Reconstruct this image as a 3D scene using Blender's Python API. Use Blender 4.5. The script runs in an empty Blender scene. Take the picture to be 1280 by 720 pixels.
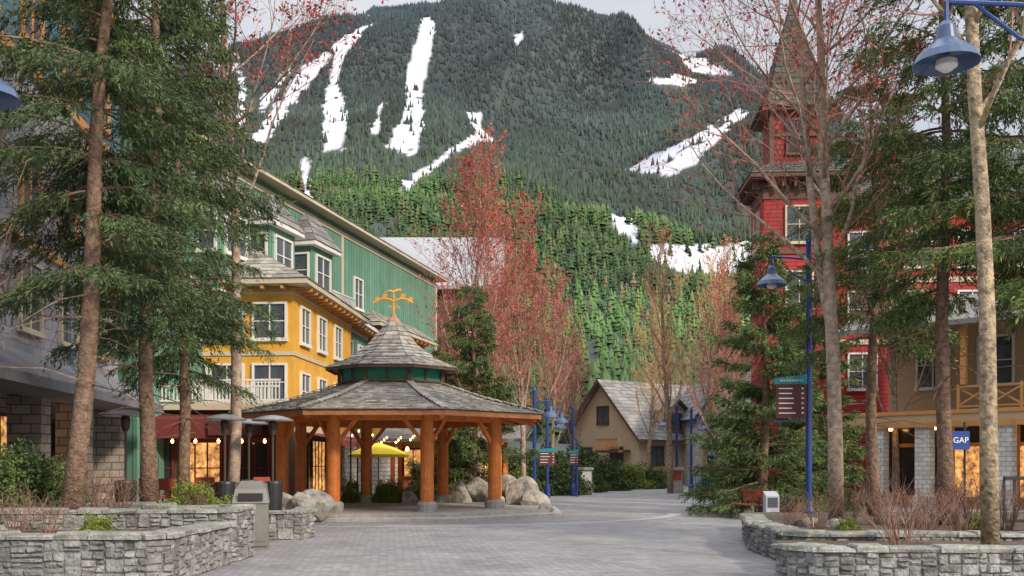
import bpy, math, random
import numpy as np
from mathutils import Vector, Matrix
R=math.radians
random.seed(7); rng=np.random.default_rng(7)
scene=bpy.context.scene
COL=scene.collection
F=1250.0; CH=1.7; HY=580.0
def sx(px,D): return (px-640)/F*D
def sz(py,D): return CH+(HY-py)/F*D

# ------------------------------------------------------------------ materials
MATS={}
def mat(name,c1,c2=None,rough=.85,scale=2.0,island=0.0,bump=0.0,bscale=30,metal=0.0,pattern=None,emit=0,stain=0.0,coat=0,vcol=False,trans=0):
    if name in MATS: return MATS[name]
    m=bpy.data.materials.new(name); m.use_nodes=True
    nt=m.node_tree; N=nt.nodes; Lk=nt.links
    b=N['Principled BSDF']; b.inputs['Roughness'].default_value=rough; b.inputs['Metallic'].default_value=metal
    tc=N.new('ShaderNodeTexCoord')
    def rgb(c): return (c[0],c[1],c[2],1)
    c2=c2 or tuple(x*.75 for x in c1)
    height=None
    if pattern:
        kind,bw,rh,mort,mc=pattern
        sep=N.new('ShaderNodeSeparateXYZ'); Lk.new(tc.outputs['Object'],sep.inputs[0])
        comb=N.new('ShaderNodeCombineXYZ')
        if kind=='wall':
            ad=N.new('ShaderNodeMath'); ad.operation='ADD'
            Lk.new(sep.outputs[0],ad.inputs[0]); Lk.new(sep.outputs[1],ad.inputs[1])
            Lk.new(ad.outputs[0],comb.inputs[0]); Lk.new(sep.outputs[2],comb.inputs[1]); vec=comb.outputs[0]
        else:
            mp=N.new('ShaderNodeMapping'); mp.inputs['Rotation'].default_value=(0,0,R(38)); Lk.new(tc.outputs['Object'],mp.inputs[0]); vec=mp.outputs[0]
        br=N.new('ShaderNodeTexBrick'); Lk.new(vec,br.inputs['Vector'])
        br.inputs['Scale'].default_value=1; br.inputs['Brick Width'].default_value=bw; br.inputs['Row Height'].default_value=rh
        br.inputs['Mortar Size'].default_value=mort; br.inputs['Mortar Smooth'].default_value=.2
        br.inputs['Color1'].default_value=rgb(c1); br.inputs['Color2'].default_value=rgb(c2); br.inputs['Mortar'].default_value=rgb(mc)
        out=br.outputs['Color']; height=br.outputs['Fac']
    else:
        nz=N.new('ShaderNodeTexNoise'); nz.inputs['Scale'].default_value=scale; nz.inputs['Detail'].default_value=6; nz.inputs['Roughness'].default_value=.65
        Lk.new(tc.outputs['Object'],nz.inputs['Vector'])
        rp=N.new('ShaderNodeMapRange'); rp.inputs[1].default_value=.36; rp.inputs[2].default_value=.64; Lk.new(nz.outputs[0],rp.inputs[0])
        mx=N.new('ShaderNodeMix'); mx.data_type='RGBA'; Lk.new(rp.outputs[0],mx.inputs[0])
        mx.inputs[6].default_value=rgb(c1); mx.inputs[7].default_value=rgb(c2); out=mx.outputs[2]
    def mult(out,fac_socket):
        mm=N.new('ShaderNodeVectorMath'); mm.operation='SCALE'; Lk.new(out,mm.inputs[0]); Lk.new(fac_socket,mm.inputs['Scale']); return mm.outputs[0]
    if vcol:
        at=N.new('ShaderNodeAttribute'); at.attribute_name='Col'
        mm=N.new('ShaderNodeVectorMath'); mm.operation='MULTIPLY'; Lk.new(out,mm.inputs[0]); Lk.new(at.outputs['Color'],mm.inputs[1]); out=mm.outputs[0]
    if island>0:
        g=N.new('ShaderNodeNewGeometry'); mr=N.new('ShaderNodeMapRange'); mr.inputs[3].default_value=1-island; mr.inputs[4].default_value=1+island
        Lk.new(g.outputs['Random Per Island'],mr.inputs[0]); out=mult(out,mr.outputs[0])
    if stain>0:
        n2=N.new('ShaderNodeTexNoise'); n2.inputs['Scale'].default_value=.5; n2.inputs['Detail'].default_value=8; n2.inputs['Roughness'].default_value=.7
        Lk.new(tc.outputs['Object'],n2.inputs['Vector'])
        mr=N.new('ShaderNodeMapRange'); mr.inputs[1].default_value=.3; mr.inputs[2].default_value=.7; mr.inputs[3].default_value=1-stain; mr.inputs[4].default_value=1+stain*.6
        Lk.new(n2.outputs[0],mr.inputs[0]); out=mult(out,mr.outputs[0])
    Lk.new(out,b.inputs['Base Color'])
    if emit>0:
        Lk.new(out,b.inputs['Emission Color']); b.inputs['Emission Strength'].default_value=emit
    if bump>0:
        bp=N.new('ShaderNodeBump'); bp.inputs['Strength'].default_value=bump
        if height is not None:
            inv=N.new('ShaderNodeMath'); inv.operation='SUBTRACT'; inv.inputs[0].default_value=1; Lk.new(height,inv.inputs[1]); Lk.new(inv.outputs[0],bp.inputs['Height']); bp.inputs['Distance'].default_value=.015
        else:
            n3=N.new('ShaderNodeTexNoise'); n3.inputs['Scale'].default_value=bscale; n3.inputs['Detail'].default_value=5
            Lk.new(tc.outputs['Object'],n3.inputs['Vector']); Lk.new(n3.outputs[0],bp.inputs['Height']); bp.inputs['Distance'].default_value=.05
        Lk.new(bp.outputs[0],b.inputs['Normal'])
    if coat: b.inputs['Coat Weight'].default_value=coat
    MATS[name]=m; return m
M=mat
paving=M('brick_paving',(.325,.318,.322),(.222,.217,.222),pattern=('floor',.21,.105,.008,(.13,.127,.127)),bump=.4,stain=.32,rough=.65)
terrace_m=M('terrace_paving',(.3,.28,.27),(.22,.2,.2),pattern=('floor',.4,.4,.01,(.1,.1,.1)),stain=.2)
dirt=M('dirt',(.15,.11,.075),(.07,.055,.036),scale=6,bump=.5)
groundm=M('grassy_ground',(.09,.10,.05),(.07,.07,.04),scale=.3)
granite=M('granite',(.33,.33,.325),(.13,.138,.122),scale=6,island=.30,bump=.8,bscale=22,stain=.38)
capst=M('granite_cap',(.34,.335,.32),(.165,.172,.145),scale=6,island=.2,bump=.7,bscale=22,stain=.35)
boulderm=M('boulder_stone',(.48,.44,.38),(.18,.17,.155),scale=3,bump=.9,bscale=8,stain=.2)
cedar=M('cedar_wood',(.78,.25,.05),(.56,.15,.03),scale=3,island=.10,bump=.15,stain=.15,rough=.5)
cedard=M('dark_cedar',(.46,.20,.08),(.32,.13,.055),scale=3,island=.2,rough=.7)
shingle=M('cedar_shingle',(.38,.35,.305),(.225,.21,.19),scale=4,island=.36,stain=.25)
shingle_d=M('grey_shingle',(.25,.245,.24),(.16,.155,.15),scale=4,island=.3,stain=.25)
concrete=M('concrete',(.42,.40,.37),(.32,.3,.28),scale=5,bump=.2,stain=.15)
copper=M('copper_cap',(.42,.22,.14),(.32,.18,.12),rough=.5,metal=.3)
gold=M('gold_paint',(.80,.36,.045),(.65,.27,.035),rough=.4,metal=.1)
greenp=M('green_panel',(.02,.24,.14),(.018,.18,.11),rough=.5)
green_sid=M('green_siding',(.125,.27,.19),(.105,.225,.16),pattern=('wall',.38,200,.03,(.05,.125,.085)),bump=.6,stain=.25)
yellow=M('yellow_stucco',(.70,.38,.055),(.60,.31,.045),scale=1.2,stain=.2,bump=.08)
grey_sid=M('lavender_block_wall',(.37,.36,.39),(.25,.24,.265),pattern=('wall',.6,.3,.012,(.18,.17,.19)),bump=.5,stain=.3)
teal_sid=M('teal_siding',(.07,.17,.22),(.055,.14,.18),pattern=('wall',200,.2,.012,(.035,.075,.1)),bump=.5)
stonew=M('stone_wall',(.44,.385,.33),(.26,.235,.21),pattern=('wall',.5,.25,.018,(.12,.11,.1)),bump=.8,stain=.3)
palestone=M('pale_stone_wall',(.68,.66,.62),(.5,.48,.45),pattern=('wall',.35,.18,.015,(.32,.30,.28)),bump=.8,stain=.2)
tan=M('tan_stucco',(.52,.37,.22),(.43,.30,.18),scale=1,stain=.18)
cream=M('cream_wall',(.62,.49,.33),(.54,.42,.28),scale=1,stain=.18)
redm=M('red_siding',(.40,.034,.034),(.32,.028,.029),pattern=('wall',200,.2,.02,(.13,.014,.014)),bump=.6,stain=.25)
redl=M('red_lattice',(.40,.05,.045),(.2,.03,.03),pattern=('wall',.25,.25,.03,(.09,.016,.016)),bump=.5)
white=M('white_trim',(.74,.73,.70),(.64,.63,.60),rough=.6,stain=.12)
creamtrim=M('cream_trim',(.56,.50,.37),(.48,.42,.31),rough=.6,stain=.15)
browntrim=M('brown_trim',(.13,.07,.045),(.09,.05,.035),rough=.7)
orangew=M('orange_wood',(.60,.29,.085),(.44,.2,.06),rough=.6,stain=.15)
metalroof=M('white_metal_roof',(.34,.36,.38),(.29,.31,.33),pattern=('wall',.45,200,.03,(.2,.22,.24)),bump=.4,rough=.5)
spire_m=M('spire_slate',(.075,.095,.075),(.045,.06,.05),scale=5,island=.3)
glass=M('window_glass',(.10,.12,.14),(.04,.05,.06),rough=.08,scale=.8)
darkglass=M('shop_glass',(.05,.045,.042),(.018,.017,.017),rough=.12,scale=.6)
warm=M('lit_interior',(1,.48,.15),(.12,.05,.02),emit=1.2,scale=4)
bulbm=M('bulb_glow',(1,.55,.18),(1,.5,.15),emit=14)
awning=M('red_awning',(.17,.026,.022),(.12,.02,.018),stain=.15)
black=M('black_metal',(.025,.025,.027),(.018,.018,.02),rough=.45)
brownm=M('brown_metal',(.06,.04,.03),(.04,.03,.022),rough=.5)
palemetal=M('pale_grey_metal',(.34,.34,.35),(.26,.26,.27),rough=.35,metal=.5)
bluem=M('blue_enamel',(.018,.06,.24),(.014,.045,.19),rough=.35,coat=.3)
bluesh=M('blue_shade',(.045,.09,.20),(.035,.07,.165),rough=.35,coat=.3)
tealp=M('teal_sign',(.02,.25,.30),(.02,.21,.26),rough=.45)
signred=M('sign_maroon',(.12,.03,.03),(.09,.025,.026),rough=.5)
gapblue=M('navy_sign',(.008,.05,.26),(.008,.045,.22),rough=.4)
whitel=M('white_lettering',(.8,.8,.8),(.75,.75,.75),rough=.5)
binm=M('bin_metal',(.27,.255,.23),(.19,.18,.165),rough=.45,metal=.3,stain=.2)
yellowc=M('yellow_canvas',(.78,.62,.03),(.7,.55,.03),rough=.8)
redchair=M('red_wood',(.35,.07,.04),(.25,.05,.03))
barkc=M('conifer_bark',(.27,.17,.115),(.10,.065,.046),scale=9,bump=.9,bscale=22)
barkg=M('pale_bark',(.54,.42,.27),(.13,.10,.07),scale=8,bump=.8,bscale=18,stain=.3)
barkw=M('grey_bark',(.50,.38,.29),(.20,.15,.12),scale=7,bump=.6,bscale=22,stain=.15)
twigm=M('twig_bark',(.24,.155,.12),(.15,.095,.08),scale=4)
twigr=M('red_twig_bark',(.38,.17,.13),(.27,.115,.09),scale=4)
twigy=M('tan_twig_bark',(.70,.44,.24),(.56,.33,.18),scale=4)
budr=M('red_buds',(.50,.05,.05),(.34,.04,.04),island=.45)
budp=M('coral_buds',(.60,.11,.075),(.45,.075,.055),island=.4)
budy=M('tan_buds',(.72,.42,.2),(.54,.28,.14),island=.4)
needle=M('spruce_needles',(.095,.138,.046),(.036,.064,.026),scale=.9,island=.5)
needle_l=M('light_spruce_needles',(.14,.19,.046),(.046,.08,.029),scale=.9,island=.5)
leafg=M('shrub_leaves',(.10,.15,.04),(.045,.075,.023),scale=1.5,island=.5)
leafy=M('yellow_green_leaves',(.20,.26,.035),(.11,.15,.025),scale=1.5,island=.4)
twigb=M('shrub_twigs',(.26,.14,.105),(.16,.09,.07),island=.4)

# ------------------------------------------------------------------ mesh builder
class MB:
    def __init__(s): s.v=[];s.f=[];s.m=[]
    def add(s,vs,fs,mi=0):
        o=len(s.v); s.v.extend([tuple(v) for v in vs]); s.f.extend([tuple(i+o for i in f) for f in fs]); s.m.extend([mi]*len(fs))
    def box(s,x0,x1,y0,y1,z0,z1,mi=0):
        s.add([(x0,y0,z0),(x1,y0,z0),(x1,y1,z0),(x0,y1,z0),(x0,y0,z1),(x1,y0,z1),(x1,y1,z1),(x0,y1,z1)],
              [(0,3,2,1),(4,5,6,7),(0,1,5,4),(1,2,6,5),(2,3,7,6),(3,0,4,7)],mi)
    def beam(s,p0,p1,w,h,mi=0):
        p0=Vector(p0);p1=Vector(p1);d=(p1-p0).normalized(); up=Vector((0,0,1)) if abs(d.z)<.95 else Vector((0,1,0))
        a=d.cross(up).normalized()*w/2; b=a.cross(d).normalized()*h/2
        s.add([p0-a-b,p0+a-b,p0+a+b,p0-a+b,p1-a-b,p1+a-b,p1+a+b,p1-a+b],[(0,3,2,1),(4,5,6,7),(0,1,5,4),(1,2,6,5),(2,3,7,6),(3,0,4,7)],mi)
    def tube(s,pts,rads,n=6,mi=0):
        o=len(s.v); P=[Vector(p) for p in pts]
        for i,p in enumerate(P):
            d=(P[min(i+1,len(P)-1)]-P[max(i-1,0)]).normalized()
            a=d.orthogonal().normalized() if abs(d.z)<.9 else (Vector((1,0,0))-d*d.x).normalized()
            b=d.cross(a)
            for k in range(n):
                t=2*math.pi*k/n; q=p+(a*math.cos(t)+b*math.sin(t))*rads[i]; s.v.append((q.x,q.y,q.z))
        for i in range(len(P)-1):
            for k in range(n):
                k2=(k+1)%n; s.f.append((o+i*n+k,o+i*n+k2,o+(i+1)*n+k2,o+(i+1)*n+k)); s.m.append(mi)
        if n>3:
            s.f.append(tuple(o+k for k in reversed(range(n)))); s.m.append(mi)
            s.f.append(tuple(o+(len(P)-1)*n+k for k in range(n))); s.m.append(mi)
    def lathe(s,prof,n=16,c=(0,0),mi=0,rot=0):
        o=len(s.v)
        for r,z in prof:
            for k in range(n):
                t=2*math.pi*k/n+rot; s.v.append((c[0]+r*math.cos(t),c[1]+r*math.sin(t),z))
        for i in range(len(prof)-1):
            for k in range(n):
                k2=(k+1)%n; s.f.append((o+i*n+k,o+i*n+k2,o+(i+1)*n+k2,o+(i+1)*n+k)); s.m.append(mi)
        s.f.append(tuple(o+k for k in reversed(range(n)))); s.m.append(mi)
        s.f.append(tuple(o+(len(prof)-1)*n+k for k in range(n))); s.m.append(mi)
    def shingles(s,b0,b1,t0,t1,row=.25,w=.3,mi=0,lift=.035):
        b0,b1,t0,t1=[Vector(q) for q in (b0,b1,t0,t1)]
        nrm=(b1-b0).cross(t0-b0) 
        if nrm.length<1e-6: nrm=(b1-b0).cross(t1-b0)
        nrm.normalize()
        s.add([b0,b1,t1,t0],[(0,1,2,3)],mi)
        n=max(1,int(((t0+t1)/2-(b0+b1)/2).length/row))
        for i in range(n):
            f0=i/n; f1=min(1,(i+1.15)/n)
            A=b0.lerp(t0,f0);B=b1.lerp(t1,f0);C=b0.lerp(t0,f1);D=b1.lerp(t1,f1)
            L=(B-A).length; k=max(1,int(L/w)); cuts=[0]+sorted([(j+(random.random()-.5)*.5)/k for j in range(1,k)])+[1]
            for j in range(len(cuts)-1):
                u0=cuts[j]+.004/max(L,.1);u1=cuts[j+1]
                l=lift*(.7+.7*random.random()); dn=(A-C).normalized()*random.random()*.03
                p0=A.lerp(B,u0)+nrm*l+dn;p1=A.lerp(B,u1)+nrm*l+dn;p2=C.lerp(D,u1)+nrm*.006;p3=C.lerp(D,u0)+nrm*.006
                s.add([p0,p1,p2,p3,p0-nrm*l,p1-nrm*l],[(0,1,2,3),(4,5,1,0)],mi)
    def make(s,name,mats,parent=None,smooth=False,loc=None,rotz=0,**props):
        me=bpy.data.meshes.new(name); me.from_pydata(s.v,[],s.f)
        if not isinstance(mats,(list,tuple)): mats=[mats]
        for m in mats: me.materials.append(m)
        if len(mats)>1: me.polygons.foreach_set('material_index',s.m)
        if smooth: me.polygons.foreach_set('use_smooth',[True]*len(me.polygons))
        me.update()
        return place(name,me,parent,loc,rotz,**props)
def place(name,me,parent=None,loc=None,rotz=0,**props):
    o=bpy.data.objects.new(name,me); COL.objects.link(o)
    if parent is not None: o.parent=parent
    if loc: o.location=loc
    o.rotation_euler=(0,0,rotz)
    for k,v in props.items(): o[k]=v
    return o
def thing(name,label,cat,loc=(0,0,0),rotz=0,group=None):
    e=place(name,None,None,loc,rotz,label=label,category=cat)
    e.empty_display_size=.3
    if group: e['group']=group
    return e
def clone(e,loc,rotz=0,scale=1,label=None):
    n=e.copy(); COL.objects.link(n); n.location=loc; n.rotation_euler=(0,0,rotz); n.scale=(scale,)*3 if not isinstance(scale,tuple) else scale
    if label: n['label']=label
    def rec(src,dst):
        for c in list(src.children):
            k=c.copy(); COL.objects.link(k); k.parent=dst; rec(c,k)
    rec(e,n); return n
def np_mesh(name,V,Fc,mats,cols=None,parent=None,fmat=None,smooth=False,**props):
    V=np.asarray(V,dtype=np.float32).reshape(-1,3); Fc=np.asarray(Fc,dtype=np.int32); k=Fc.shape[1]
    me=bpy.data.meshes.new(name); me.vertices.add(len(V)); me.vertices.foreach_set('co',V.ravel())
    me.loops.add(Fc.size); me.loops.foreach_set('vertex_index',Fc.ravel())
    me.polygons.add(len(Fc)); me.polygons.foreach_set('loop_start',np.arange(0,Fc.size,k,dtype=np.int32))
    try: me.polygons.foreach_set('loop_total',np.full(len(Fc),k,dtype=np.int32))
    except Exception: pass
    if not isinstance(mats,(list,tuple)): mats=[mats]
    for m in mats: me.materials.append(m)
    if fmat is not None: me.polygons.foreach_set('material_index',np.asarray(fmat,dtype=np.int32))
    if smooth: me.polygons.foreach_set('use_smooth',np.ones(len(Fc),dtype=bool))
    me.update(calc_edges=True)
    if cols is not None:
        a=me.color_attributes.new('Col','FLOAT_COLOR','POINT'); c=np.ones((len(V),4),dtype=np.float32); c[:,:3]=cols; a.data.foreach_set('color',c.ravel())
    return place(name,me,parent,**props)
def text_part(txt,size,parent,loc,m,rot=(R(90),0,0),name='lettering',depth=.008):
    cu=bpy.data.curves.new(name,'FONT'); cu.body=txt; cu.size=size; cu.align_x='CENTER'; cu.align_y='CENTER'; cu.extrude=depth
    o=bpy.data.objects.new(name,cu); COL.objects.link(o); bpy.context.view_layer.update()
    me=bpy.data.meshes.new_from_object(o.evaluated_get(bpy.context.evaluated_depsgraph_get())); bpy.data.objects.remove(o)
    me.materials.clear(); me.materials.append(m); q=place(name,me,parent,loc); q.rotation_euler=rot; return q

# ------------------------------------------------------------------ world, sun, camera
w=bpy.data.worlds.new('World'); scene.world=w; w.use_nodes=True; nt=w.node_tree; N=nt.nodes
bg=N['Background']; sky=N.new('ShaderNodeTexSky'); sky.sky_type='NISHITA'; sky.sun_disc=False
sky.sun_elevation=R(30); sky.sun_rotation=R(135); sky.air_density=1; sky.dust_density=2
tc=N.new('ShaderNodeTexCoord'); nz=N.new('ShaderNodeTexNoise'); nz.inputs['Scale'].default_value=3; nz.inputs['Detail'].default_value=6
mp=N.new('ShaderNodeMapping'); mp.inputs['Scale'].default_value=(1,1,3.5); nt.links.new(tc.outputs['Generated'],mp.inputs[0]); nt.links.new(mp.outputs[0],nz.inputs['Vector'])
cr=N.new('ShaderNodeMapRange'); cr.inputs[1].default_value=.3; cr.inputs[2].default_value=.7; nt.links.new(nz.outputs[0],cr.inputs[0])
cl=N.new('ShaderNodeMix'); cl.data_type='RGBA'; cl.inputs[6].default_value=(6.6,6.6,6.8,1); cl.inputs[7].default_value=(4.8,5.1,5.8,1); nt.links.new(cr.outputs[0],cl.inputs[0])
sp_=N.new('ShaderNodeSeparateXYZ'); nt.links.new(tc.outputs['Generated'],sp_.inputs[0])
zr=N.new('ShaderNodeMapRange'); zr.inputs[1].default_value=.42; zr.inputs[2].default_value=.95; zr.inputs[3].default_value=1; zr.inputs[4].default_value=3.0; nt.links.new(sp_.outputs[2],zr.inputs[0])
vs=N.new('ShaderNodeVectorMath'); vs.operation='SCALE'; nt.links.new(cl.outputs[2],vs.inputs[0]); nt.links.new(zr.outputs[0],vs.inputs['Scale'])
mx=N.new('ShaderNodeMix'); mx.data_type='RGBA'; mx.inputs[0].default_value=.86
nt.links.new(sky.outputs[0],mx.inputs[6]); nt.links.new(vs.outputs[0],mx.inputs[7]); nt.links.new(mx.outputs[2],bg.inputs[0]); bg.inputs[1].default_value=.13
sl=bpy.data.lights.new('sun','SUN'); sl.energy=3.9; sl.angle=R(6); sl.color=(1,.87,.70)
so=place('sun',sl); d=Vector((math.sin(R(135))*math.cos(R(30)),math.cos(R(135))*math.cos(R(30)),math.sin(R(30))))
so.rotation_euler=(-d).to_track_quat('-Z','Y').to_euler()
cam=bpy.data.cameras.new('camera'); cam.lens=F*36/1280; cam.shift_y=(HY-360)/1280; cam.clip_end=20000
co=place('camera',cam,None,(0,0,CH)); co.rotation_euler=(R(90),0,0); scene.camera=co
scene.view_settings.view_transform='Standard'; scene.view_settings.look='None'; scene.view_settings.exposure=0

# ------------------------------------------------------------------ terrain
def vnoise(x,y,s,seed):
    g=np.random.default_rng(seed).random((256,256)); X=np.asarray(x)/s+100; Y=np.asarray(y)/s+100
    xi=np.floor(X).astype(int);yi=np.floor(Y).astype(int);fx=X-xi;fy=Y-yi;fx=fx*fx*(3-2*fx);fy=fy*fy*(3-2*fy)
    a=g[xi%256,yi%256];b=g[(xi+1)%256,yi%256];c=g[xi%256,(yi+1)%256];e=g[(xi+1)%256,(yi+1)%256]
    return (a*(1-fx)+b*fx)*(1-fy)+(c*(1-fx)+e*fx)*fy-.5
cpx=np.array([-400,200,300,380,440,500,560,600,640,690,720,740,790,830,870,920,1000,1100,1300,1900]);cpy=np.array([260,150,108,68,44,24,15,9,11,6,13,22,40,60,84,108,140,175,230,350])
npx=np.array([-200,350,500,700,800,900,1000,1400]);npy=np.array([205,205,215,245,275,312,340,380])
def Hgt(x,y):
    x=np.asarray(x,float);y=np.asarray(y,float)
    near=np.interp(x,(npx-640)*.72,(580-npy)*.72)-10
    prof=np.interp(y,[110,150,300,500,700,900,1050],[0,.012,.10,.30,.60,.96,1.03])
    z1=near*prof
    crest=np.interp(x,(cpx-640)*2.56,(580-cpy)*2.56)
    s=np.clip((y-1050)/2150,0,1)**.93
    z=np.where(y<=1050,z1,near*1.03+(crest-near*1.03)*s)
    z=np.where(y>3200,crest-(y-3200)*.5,z)
    env=np.clip((y-150)/600,0,1)*np.clip((3300-y)/600,.12,1)
    rid=(.5-np.abs(vnoise(x,y*.35,170,5))*2)
    z=z+env*(vnoise(x,y,420,1)*170*np.clip((y-900)/600,.15,1)+vnoise(x,y,150,2)*80*np.clip((y-500)/900,.25,1)+vnoise(x,y,50,3)*16+rid*70*np.clip((y-1300)/700,0,1))
    return z
polys=[[(542,18),(540,60),(530,110),(529,180),(514,194),(480,184),(502,150),(512,80),(525,22)],
 [(416,54),(468,28),(434,62),(424,100),(434,150),(430,186),(404,188),(400,160),(410,112)],
 [(404,62),(414,66),(384,108),(352,146),(330,180),(312,174),(344,132),(374,92)],[(298,100),(308,98),(308,150),(296,168)],[(324,128),(350,98),(370,84),(350,112),(330,142)],
 [(374,190),(384,200),(398,264),(385,262),(376,230)],
 [(780,214),(820,190),(860,175),(925,132),(935,140),(895,173),(870,206),(840,220)],
 [(582,142),(604,142),(604,160),(620,174),(598,178),(560,198),(525,224),(502,242),(514,216),(560,192),(594,165)],
 [(810,307),(940,303),(935,342),(860,345),(815,328)],[(756,270),(796,275),(800,308),(772,292)],
 [(845,62),(905,82),(915,98),(862,88)],[(645,42),(654,40),(651,56),(645,54)],[(806,98),(850,94),(876,102),(856,108),(820,105)],
 [(476,130),(482,132),(470,168),(464,164)],[(500,225),(512,228),(500,250),(494,246)]]
def inpoly(px,py,poly):
    r=np.zeros(px.shape,bool);n=len(poly);j=n-1
    for i in range(n):
        xi,yi=poly[i];xj,yj=poly[j]
        c=((yi>py)!=(yj>py))&(px<(xj-xi)*(py-yi)/(yj-yi+1e-9)+xi); r^=c; j=i
    return r
def snow_at(x,y,z,jit=3):
    px=640+F*x/y+vnoise(x,y,40,11)*jit*2.4+vnoise(x,y,12,13)*jit*1.3; py=HY-F*(z-CH)/y+vnoise(x,y,40,12)*jit*2.4
    r=np.zeros(px.shape,bool)
    for p in polys: r|=inpoly(px,py,p)
    r&=~((vnoise(x,y,22,14)>.41)&(y>1300))
    return r
def thin_at(x,y):
    return ((vnoise(x,y,24,31)+.45*vnoise(x,y,9,33)>.22)&(y>2200)&(vnoise(x,y,260,32)>-.05))|((vnoise(x,y,20,36)+.5*vnoise(x,y,8,37)>.04)&(y>2600)&(x>-200)&(x<110)&(vnoise(x,y,120,38)>-.1))|((vnoise(x,y,18,41)>.10)&(x<-420)&(y>1700)&(y<3000)&(vnoise(x,y,150,42)>-.08))|((vnoise(x,y,22,44)>.08)&(x>380)&(y>2500))
xs=np.concatenate([np.arange(-3000,-1200,60),np.arange(-1200,1200,6),np.arange(1200,3001,60)]); ys=np.concatenate([np.arange(110,1000,9),np.arange(1000,3400,7),np.arange(3400,4300,60)])
X,Y=np.meshgrid(xs,ys); Z=Hgt(X,Y); nx,ny=len(xs),len(ys)
sn=snow_at(X.ravel(),Y.ravel(),Z.ravel())
idx=np.arange(nx*ny).reshape(ny,nx)
Fc=np.stack([idx[:-1,:-1],idx[:-1,1:],idx[1:,1:],idx[1:,:-1]],-1).reshape(-1,4)
colr=np.where(sn[:,None],np.array([[.62,.625,.68]]),np.array([[.045,.062,.055]]))
th=thin_at(X.ravel(),Y.ravel())&~sn; colr[th]=[.46,.48,.54]
warmp=sn&(X.ravel()>480)&(Y.ravel()>2300); colr[warmp]=[.74,.62,.54]  # warm light on the upper-right ridge, painted into the snow colour
colr*= (1+.3*vnoise(X.ravel(),Y.ravel(),40,51)+.25*vnoise(X.ravel(),Y.ravel(),120,52)+.2*vnoise(X.ravel(),Y.ravel(),14,53))[:,None]
terr=M('mountain_ground',(1,1,1),(.85,.85,.87),scale=.02,vcol=True)
np_mesh('mountain_hillside',np.stack([X.ravel(),Y.ravel(),Z.ravel()],-1),Fc,terr,cols=colr,smooth=True,kind='structure')
forestm=M('forest_foliage',(1,1,1),(.75,.75,.75),scale=.05,vcol=True)
def cones(x,y,z,h,r,layers,sides,col,vr=.5):
    n=len(x); Vs=[];Fs=[];Cs=[];off=0
    for l in range(layers):
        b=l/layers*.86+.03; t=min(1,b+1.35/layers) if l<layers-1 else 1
        rr=r*(1-b)**.85
        ang=rng.random(n)[:,None]*6.28+np.arange(sides)[None]*2*math.pi/sides
        rad=rr[:,None]*(.5+.9*rng.random((n,sides)))
        vx=x[:,None]+rad*np.cos(ang);vy=y[:,None]+rad*np.sin(ang);vz=z[:,None]+(h*b)[:,None]+(rng.random((n,sides))-.5)*(h*.09)[:,None]
        V=np.concatenate([np.stack([vx,vy,vz],-1),np.stack([x,y,z+h*t],-1)[:,None]],1)
        base=off+np.arange(n)[:,None]*(sides+1); k=np.arange(sides)
        Fs.append(np.stack([base+k,base+(k+1)%sides,np.broadcast_to(base+sides,(n,sides))],-1).reshape(-1,3))
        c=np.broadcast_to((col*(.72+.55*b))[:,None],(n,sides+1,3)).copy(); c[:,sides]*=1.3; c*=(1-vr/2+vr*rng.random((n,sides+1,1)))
        Vs.append(V.reshape(-1,3));Cs.append(c.reshape(-1,3));off+=n*(sides+1)
    return np.concatenate(Vs),np.concatenate(Fs),np.concatenate(Cs)
def plant(n,ymin,ymax,spread,hmin,hmax,stray=.03):
    y=np.sqrt(rng.random(n)*(ymax**2-ymin**2)+ymin**2); x=(rng.random(n)*2-1)*y*spread
    z=Hgt(x,y); h=hmin+(hmax-hmin)*rng.random(n)**1.6
    keep=~(snow_at(x,y,z)|snow_at(x,y,z+h*.6,3))|(rng.random(n)<stray); return x[keep],y[keep],z[keep],h[keep]
x,y,z,h=plant(125000,1150,3260,.33,6,17,.025)
k=~thin_at(x,y)|(rng.random(len(x))<.16); x,y,z,h=x[k],y[k],z[k],h[k]
dn=vnoise(x,y,200,21)*1.2+.9*vnoise(x,y,60,23)
rid=np.clip(np.abs(vnoise(x,y*.35,170,5))*2,0,1)  # dn and rid paint valley and gully shade into the tree colours
t=rng.random(len(x))**1.5; low=np.clip((1900-y)/800,0,1)
base=np.stack([.023+.034*t+.022*low,.044+.038*t+.036*low,.054+.032*t-.018*low],-1)*((1+.7*dn)*(1.12-.45*rid))[:,None]  # blue tint bakes distance haze into the forest colour
base=np.clip(base,.010,1)
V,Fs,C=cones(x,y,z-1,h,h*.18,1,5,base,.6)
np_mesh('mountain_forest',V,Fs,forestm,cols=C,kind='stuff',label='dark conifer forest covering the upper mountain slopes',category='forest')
x,y,z,h=plant(27000,165,1180,.42,5,16)
h=h*np.clip(.6+y/1500,0,1.1)*(1+.7*vnoise(x,y,60,24))
t=rng.random(len(x));dn=vnoise(x,y,90,22)*1.0+.5*vnoise(x,y,30,25)
base=np.stack([.050+.070*t*t,.102+.070*t,.034+.010*t],-1)*(1+1.0*dn)[:,None]
br=rng.random(len(x))<.02; base[br]=np.stack([.16+.06*t,.12+.03*t,.07+.02*t],-1)[br]
far=np.clip((y-500)/600,0,1)[:,None]; base=np.clip(base*(1-.25*far),.018,1)
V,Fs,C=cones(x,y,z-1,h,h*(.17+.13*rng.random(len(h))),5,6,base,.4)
np_mesh('hillside_forest',V,Fs,forestm,cols=C,kind='stuff',label='bright green conifer forest on the lower hillside',category='forest')

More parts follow.
